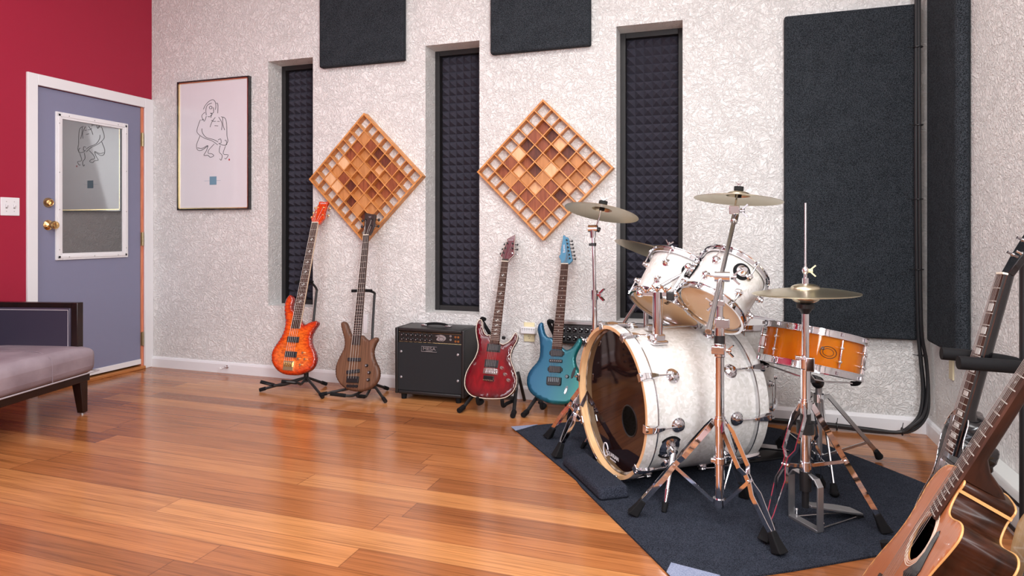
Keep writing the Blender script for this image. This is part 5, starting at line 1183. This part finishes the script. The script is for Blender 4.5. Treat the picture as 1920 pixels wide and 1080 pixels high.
mb = MB(); mb.cyl(cC+cn*(ht_+.001), cC+cn*(ht_+.018), .019, 20); mb.build('felt', 'felt_black', A_, world=True)
mb = MB(); wing(mb, cC+cn*(ht_+.020), cn, .9); mb.build('wing_nut', 'chrome', A_, world=True)
mb = MB(); mb.cyl(cC+cn*(ht_-.012), cC+cn*(ht_-.028), .013, 16); mb.build('cup_washer', 'felt_black', A_, world=True)

# back left straight stand
bx_, by_ = -.593, 3.028
B_s = thing('cymbal_stand', 'chrome straight cymbal stand behind the left side of the kick drum', 'cymbal stand', (bx_, by_, 0), group='chrome cymbal stands')
tripod(B_s, (bx_, by_, .36), (bx_, by_, .09), [(-.745, 2.87, 0), (-.86, 3.14, 0), (-.45, 3.30, 0)])
mb = MB(); mb.cyl((bx_, by_, .07), (bx_, by_, .56), .0165, 20); mb.build('lower_tube', 'chrome', B_s, world=True)
mb = MB(); mb.cyl((bx_, by_, .56), (bx_, by_, .755), .0125, 20); mb.build('middle_tube', 'chrome', B_s, world=True)
mb = MB(); mb.cyl((bx_, by_, .73), (bx_, by_, .775), .017, 18); c_ = mb.build('tube_clamp', 'chrome', B_s, world=True)
mb = MB(); wing(mb, (bx_+.018, by_-.01, .755), (1, -.3, 0), 1.6); mb.build('wing_nut', 'chrome', c_, world=True)
mb = MB(); mb.cyl((bx_, by_, .56), (bx_, by_, .585), .02, 18); mb.build('tube_clamp', 'chrome', B_s, world=True)
mb = MB(); mb.cyl((bx_, by_, .755), (bx_-.006, by_, 1.045), .0085, 18); mb.build('upper_tube', 'chrome', B_s, world=True)
mb = MB(); mb.cyl((bx_-.005, by_, .985), (bx_-.005, by_, 1.0), .013, 14); mb.box((bx_-.015, by_-.008, .992), (.02, .012, .012)); mb.build('memory_lock', 'black_plastic', B_s, world=True)
tp_ = V((bx_-.008, by_, 1.065))
mb = MB(); mb.cyl(tp_-V((0, 0, .04)), tp_, .013, 16, .016); mb.cyl(tp_+V((-.022, 0, .004)), tp_+V((.022, 0, .004)), .017, 20); mb.build('cymbal_tilter', 'chrome', B_s, world=True)
mb = MB(); mb.cyl(tp_+V((.024, -.004, .0)), tp_+V((.034, -.004, -.004)), .012, 12); mb.build('tilter_knob', 'black_plastic', B_s, world=True)
cB = V((-.563, 3.039, 1.144)); nB = V((.141, .225, .964)).normalized()
mb = MB(); mb.cyl(tp_+V((.014, 0, 0)), cB+nB*.062, .004, 10); mb.build('cymbal_rod', 'chrome', B_s, world=True)
CB, hb = cymbal_obj('thin bronze crash cymbal in front of the right wooden diffuser', cB, nB, .178, .020, 'bronze cymbals')
mb = MB(); mb.cyl(cB+nB*(hb+.001), cB+nB*(hb+.020), .021, 20); mb.build('felt', 'felt_black', B_s, world=True)
mb = MB(); wing(mb, cB+nB*(hb+.020), nB, .8); mb.build('wing_nut', 'chrome', B_s, world=True)
mb = MB(); mb.cyl(cB+nB*(hb-.012), cB+nB*(hb-.026), .013, 16); mb.build('cup_washer', 'felt_black', B_s, world=True)

# ride stand behind the toms
rc = V((-.375, 3.235, .76)); R_s = thing('cymbal_stand', 'chrome boom stand mostly hidden behind the white toms', 'cymbal stand', (rc.x, rc.y, 0), group='chrome cymbal stands')
tripod(R_s, (rc.x, rc.y, .30), (rc.x, rc.y, .08), [(-.62, 3.34, 0), (-.20, 3.46, 0), (-.34, 3.05, 0)])
mb = MB(); mb.cyl((rc.x, rc.y, .07), (rc.x, rc.y, .50), .0165, 20); mb.build('lower_tube', 'chrome', R_s, world=True)
mb = MB(); mb.cyl((rc.x, rc.y, .50), tuple(rc), .0125, 20); mb.build('upper_tube', 'chrome', R_s, world=True)
b0, b1 = V((-.492, 3.29, .588)), V((-.290, 3.205, .900))
mb = MB(); mb.ball(tuple(rc), .022, 16); mb.build('boom_tilter', 'chrome', R_s, world=True)
mb = MB(); mb.cyl(b0, b1, .0085, 18); mb.build('boom_arm', 'satin_steel', R_s, world=True)
nC = V((.288, .180, .93)).normalized(); cR = V((-.284, 3.226, .930))
mb = MB(); mb.cyl(b1-V((0, 0, .02)), cR+nC*.075, .004, 10); mb.ball(tuple(b1), .016, 12); mb.build('cymbal_rod', 'chrome', R_s, world=True)
CR, hr_ = cymbal_obj('large bronze ride cymbal tilted behind the white toms', cR, nC, .255, .024, 'bronze cymbals')
mb = MB(); mb.cyl(cR+nC*(hr_+.001), cR+nC*(hr_+.010), .018, 16); mb.build('felt', 'felt_black', R_s, world=True)
mb = MB(); wing(mb, cR+nC*(hr_+.012), nC, 1.1); mb.build('wing_nut', 'chrome', R_s, world=True)
mb = MB(); mb.cyl(cR+nC*(hr_-.012), cR+nC*(hr_-.024), .013, 16); mb.build('cup_washer', 'felt_black', R_s, world=True)

# hi-hat
hx, hy = .272, 2.505
Hh = thing('hi_hat_stand', 'chrome hi-hat stand with grey pedal in front of the snare', 'hi-hat stand', (hx, hy, 0))
tripod(Hh, (hx, hy, .440), (hx, hy, .222), [(.125, 2.315, 0), (.535, 2.525, 0), (.371, 2.900, 0)], pinch=.52)
mb = MB(); mb.cyl((hx, hy, .19), (hx, hy, .360), .0165, 20); mb.cyl((hx, hy, .40), (hx, hy, .60), .0165, 20); mb.build('lower_tube', 'chrome', Hh, world=True)
mb = MB(); mb.cyl((hx, hy, .355), (hx, hy, .405), .0185, 20); mb.cyl((hx, hy, .335), (hx, hy, .372), .030, 20); mb.build('height_collar', 'black_plastic', Hh, world=True)
mb = MB(); mb.cyl((hx, hy, .565), (hx, hy, .605), .022, 20); mb.box((hx+.012, hy-.018, .585), (.03, .02, .05)); mb.box((hx-.02, hy-.01, .605), (.03, .02, .014)); mb.build('tube_clamp', 'chrome', Hh, world=True, bevel=.003)
mb = MB(); mb.cyl((hx, hy, .60), (hx, hy, .762), .0125, 20); mb.build('upper_tube', 'chrome', Hh, world=True)
mb = MB(); mb.cyl((hx, hy, .758), (hx, hy, .782), .010, 16, .026); mb.cyl((hx, hy, .782), (hx, hy, .797), .030, 20); mb.build('cymbal_seat', 'black_plastic', Hh, world=True)
mb = MB(); mb.cyl((hx, hy, .77), (hx, hy, 1.158), .0038, 12); mb.build('pull_rod', 'satin_steel', Hh, world=True)
mb = MB(); mb.lathe([(0, 0), (.011, 0), (.011, .022), (.006, .023), (.006, .036), (.010, .040), (.012, .048), (.010, .056), (.005, .062), (0, .062)], (hx, hy, .868), (0, 0, 1), 18); ct = mb.build('clutch', 'chrome', Hh, world=True)
mb = MB(); wing(mb, (hx+.010, hy-.002, .916), (1, -.1, 0), 1.15); mb.build('wing_nut', 'ivory_plastic', ct, world=True)
T_, h1 = cymbal_obj('top hi-hat cymbal, bronze, on the hi-hat stand', (hx, hy, .834), (-.029, .0, 1), .180, .018, 'bronze cymbals')
# bottom cymbal (inverted)
M = axisM((hx, hy, .832), (.025, 0, -1)); Tb = thing('cymbal', 'bottom hi-hat cymbal, bronze, turned upward under its pair', 'cymbal', M=M, group='bronze cymbals')
prof = [(.006, .034)]+[(.18*.28*.9*math.sin(i/6*PI/2)+.004, .010+.024*math.cos(i/6*PI/2)) for i in range(1, 7)]+[(.0504+(.179-.0504)*i/10, .010*(1-(i/10)**1.6)) for i in range(1, 11)]
mb = MB(); mb.lathe(prof+[(r, h-.0012) for r, h in prof[::-1]], n=96, closed=True); mb.build('bronze_disc', 'cymbal_bronze', Tb, ang=60)
# pedal frame
fx = V((.90, .43, 0)).normalized(); fyv = V((-fx.y, fx.x, 0))    # frame width along fx-ish, footboard direction
wd = V((.62, -.78, 0)).normalized(); pd = V((.80, .60, 0)).normalized()
base = V((hx, hy, 0))
mb = MB(); P = [base-wd*.066+V((0, 0, .012)), base-wd*.066+V((0, 0, .165)), base-wd*.050+V((0, 0, .186)), base+V((0, 0, .190)), base+wd*.050+V((0, 0, .186)), base+wd*.066+V((0, 0, .165)), base+wd*.066+V((0, 0, .012))]
mb.strip([P[0], P[1], P[2], P[3], P[4], P[5], P[6]], .026, .007, wd); mb.bar(P[0], P[6], .03, .010, (0, 0, 1)); mb.build('pedal_frame', 'grey_metal', Hh, world=True, bevel=.001)
mb = MB(); mb.cyl(base+V((0, 0, .13)), base+V((0, 0, .20)), .020, 18); mb.cyl(base+V((0, 0, .07)), base+V((0, 0, .13)), .012, 14); mb.build('spring_housing', 'black_plastic', Hh, world=True)
mb = MB(); fb0 = base+pd*.005+V((0, 0, .078)); fb1 = base+pd*.165+V((0, 0, .040)); fb2 = base+pd*.235+V((0, 0, .022))
for a, b, w0, w1 in ((fb0, fb1, .045, .072), (fb1, fb2, .072, .060)):
    P = [a-wd*w0/2, a+wd*w0/2, b+wd*w1/2, b-wd*w1/2]; mb.add([p+V((0, 0, h)) for h in (-.004, .004) for p in P], [(3, 2, 1, 0), (4, 5, 6, 7)]+[(i, (i+1) % 4, 4+(i+1) % 4, 4+i) for i in range(4)])
fbx = mb.build('footboard', 'grey_metal', Hh, world=True, bevel=.0015)
mb = MB()
for s_ in (-1, 1): mb.cyl(base+wd*.055*s_+V((0, 0, .014)), base+pd*.225+wd*.018*s_+V((0, 0, .014)), .0025, 8)
mb.build('base_wire', 'satin_steel', Hh, world=True)
mb = MB(); mb.box(tuple(base+pd*.228+V((0, 0, .016))), (.03, .05, .014), Matrix.Rotation(math.atan2(pd.y, pd.x), 3, 'Z')); mb.build('heel_plate', 'black_plastic', Hh, world=True, bevel=.002)
for s_ in (-1, 1):
    mb = MB(); q = base+wd*.060*s_+pd*.018; mb.cyl(q+V((0, 0, .014)), q+V((0, 0, .030)), .004, 10); mb.ball(tuple(q+V((0, 0, .034))), .006, 10); mb.build('spur_screw', 'satin_steel', Hh, world=True)

# snare stand
sx_, sy_ = .385, 3.06
Ss = thing('snare_stand', 'chrome snare stand with basket arms under the amber snare drum', 'snare stand', (sx_, sy_, 0))
for f in ((.672, 3.33), (.25, 3.39), (.41, 2.80)):
    f = V((f[0], f[1], 0)); top = V((sx_, sy_, .33)); d = (f-V((sx_, sy_, 0))).normalized(); s_ = V((-d.y, d.x, 0))
    mb = MB(); mb.strip([top+d*.02, top+d*.06+V((0, 0, .004)), f-d*.02+V((0, 0, .045))], .020, .006, s_); lg = mb.build('leg', 'satin_steel', Ss, world=True, bevel=.001)
    mid = (top+d*.06).lerp(f-d*.02+V((0, 0, .045)), .82); mb = MB(); mb.bar(V((sx_, sy_, .075))+d*.015, mid, .012, .005, s_); mb.build('brace', 'satin_steel', Ss, world=True)
    mb = MB(); mb.cyl(f-d*.025+V((0, 0, .050)), f+V((0, 0, .0165)), .012, 12, .018); mb.ball(tuple(f+V((0, 0, .022))), .0135, 12, (1.25, 1.25, 1)); mb.build('rubber_foot', 'black_rubber', lg, world=True)
mb = MB(); mb.cyl((sx_, sy_, .06), (sx_, sy_, .40), .014, 18); mb.build('post', 'grey_metal', Ss, world=True)
mb = MB(); mb.cyl((sx_, sy_, .315), (sx_, sy_, .35), .022, 18); mb.build('leg_collar', 'chrome', Ss, world=True)
mb = MB(); mb.cyl((sx_, sy_, .065), (sx_, sy_, .09), .02, 18); mb.build('brace_hub', 'chrome', Ss, world=True)
bk = V((.335, 2.86, .455)); mb = MB(); mb.tube(cat_rom([(sx_, sy_, .39), (sx_-.01, sy_-.06, .42), tuple(bk+V((.01, .06, -.01))), tuple(bk)], 4), .016, 12); mb.ball((sx_-.01, sy_-.05, .41), .026, 14); mb.build('tilter', 'black_plastic', Ss, world=True)
Rn = V((.162, .190, .968)).normalized(); xx_, yy_, _ = basis(Rn)
for a in (.4, 2.5, 4.6):
    d = xx_*math.cos(a)+yy_*math.sin(a); mb = MB(); scb = V((.347, 2.88, .64))-Rn*.145
    mb.strip([bk, bk+d*.07+Rn*.002, scb+d*.165-Rn*.024, scb+d*.200-Rn*.022], .018, .006, Rn); mb.build('basket_arm', 'satin_steel', Ss, world=True, bevel=.001)
    mb = MB(); mb.tube(cat_rom([scb+d*.185-Rn*.024, scb+d*.212-Rn*.016, scb+d*.218+Rn*.012], 4), .010, 10); mb.build('arm_grip', 'black_rubber', Ss, world=True)

# tom holder on top of the kick
kt = V((-.264, 2.685, .592))
TH = thing('tom_holder', 'chrome double tom holder rising from the top of the kick drum', 'tom holder', tuple(kt))
mb = MB(); mb.box(tuple(kt+V((0, 0, .010))), (.07, .06, .016), Matrix.Rotation(.64, 3, 'Z')); mb.box(tuple(kt+V((0, 0, .026))), (.05, .045, .035), Matrix.Rotation(.64, 3, 'Z')); mb.build('base_plate', 'chrome', TH, world=True, bevel=.006)
mb = MB(); mb.cyl(kt+V((0, 0, .02)), kt+V((0, 0, .215)), .021, 24); mb.build('holder_post', 'chrome', TH, world=True)
mb = MB(); hp = kt+V((0, 0, .208)); mb.bar(hp-V((.07, .0, 0)), hp+V((.07, .0, 0)), .022, .020, (0, 0, 1)); mb.ball(tuple(hp-V((.07, 0, 0))), .018, 14); mb.ball(tuple(hp+V((.07, 0, 0))), .018, 14); mb.build('crossbar', 'chrome', TH, world=True, bevel=.003)
mb = MB(); mb.box(tuple(hp+V((.052, -.018, -.006))), (.03, .03, .034)); mb.build('clamp', 'black_plastic', TH, world=True, bevel=.004)
for q in ((-.045, -.016, .006), (.0, -.02, .012), (.034, -.018, .010)):
    mb = MB(); wing(mb, hp+V(q), (0.1, -.3, 1), 1.3); mb.build('wing_nut', 'chrome', TH, world=True)
def tomarm(T, R, a_vec, z, start):
    Mw = T.matrix_basis; d = (Mw.inverted().to_3x3() @ V(a_vec)); d.z = 0; d.normalize(); a = math.atan2(d.y, d.x)
    mount(T, a, z, R); p = Mw @ (d*(R+.03)+V((0, 0, z)))
    mb = MB(); mb.tube(cat_rom([start, (V(start)+p)/2+V((0, 0, .004)), p], 4), .0075, 12); mb.ball(tuple(p), .016, 14); mb.build('tom_arm', 'chrome', TH, world=True)
tomarm(T12, .150, (.25, -1, .1), .150, hp+V((-.035, 0, .0)))
tomarm(T10, .129, (-.95, -.25, .1), .110, hp+V((.055, 0, .0)))
mount(T10, math.atan2(*(lambda v: (v.y, v.x))(T10.matrix_basis.inverted().to_3x3() @ V((.30, -1, .2)))), .145, .129)
# long bracket rail lying on the kick top
mb = MB(); r0 = KC+KA*.16+V((0, 0, KR+.012))+side*.06; mb.cyl(r0, r0+KA*.40, .005, 10)
mb.box(tuple(r0), (.03, .03, .022), Matrix.Rotation(.64, 3, 'Z')); mb.box(tuple(r0+KA*.38), (.03, .02, .02), Matrix.Rotation(.64, 3, 'Z')); mb.build('mount_rail', 'satin_steel', TH, world=True, bevel=.002)

# bass drum pedal
kp = KC+KA*(KL+.02); kp.z = 0
KP = thing('kick_pedal', 'black and chrome bass drum pedal behind the kick drum', 'drum pedal', tuple(kp))
for s_ in (-1, 1):
    mb = MB(); q = kp+side*s_*.05+KA*.04; mb.tube([q+V((0, 0, .014)), q+V((0, 0, .20))], .009, 10); mb.build('side_post', 'chrome', KP, world=True)
mb = MB(); mb.cyl(kp-side*.06+KA*.04+V((0, 0, .20)), kp+side*.06+KA*.04+V((0, 0, .20)), .008, 12); mb.build('axle', 'chrome', KP, world=True)
mb = MB(); mb.cyl(kp+KA*.04+V((0, 0, .20)), kp+KA*.075+V((0, 0, .36)), .004, 8); mb.cyl(kp+KA*.055+V((0, 0, .365)), kp+KA*.10+V((0, 0, .355)), .022, 16); mb.build('beater', 'black_rubber', KP, world=True)
mb = MB(); mb.box(tuple(kp+KA*.17+V((0, 0, .013))), (.34, .11, .006), Matrix.Rotation(math.atan2(KA.y, KA.x), 3, 'Z')); mb.build('base_plate', 'black_paint', KP, world=True, bevel=.002)
mb = MB(); a, b = kp+KA*.06+V((0, 0, .085)), kp+KA*.33+V((0, 0, .032)); mb.bar(a, b, .075, .008, (0, 0, 1)); mb.build('footboard', 'black_gloss', KP, world=True, bevel=.002)
mb = MB(); mb.bar(kp+KA*.05+V((0, 0, .19)), a, .012, .004, KA); mb.build('chain', 'grey_metal', KP, world=True)
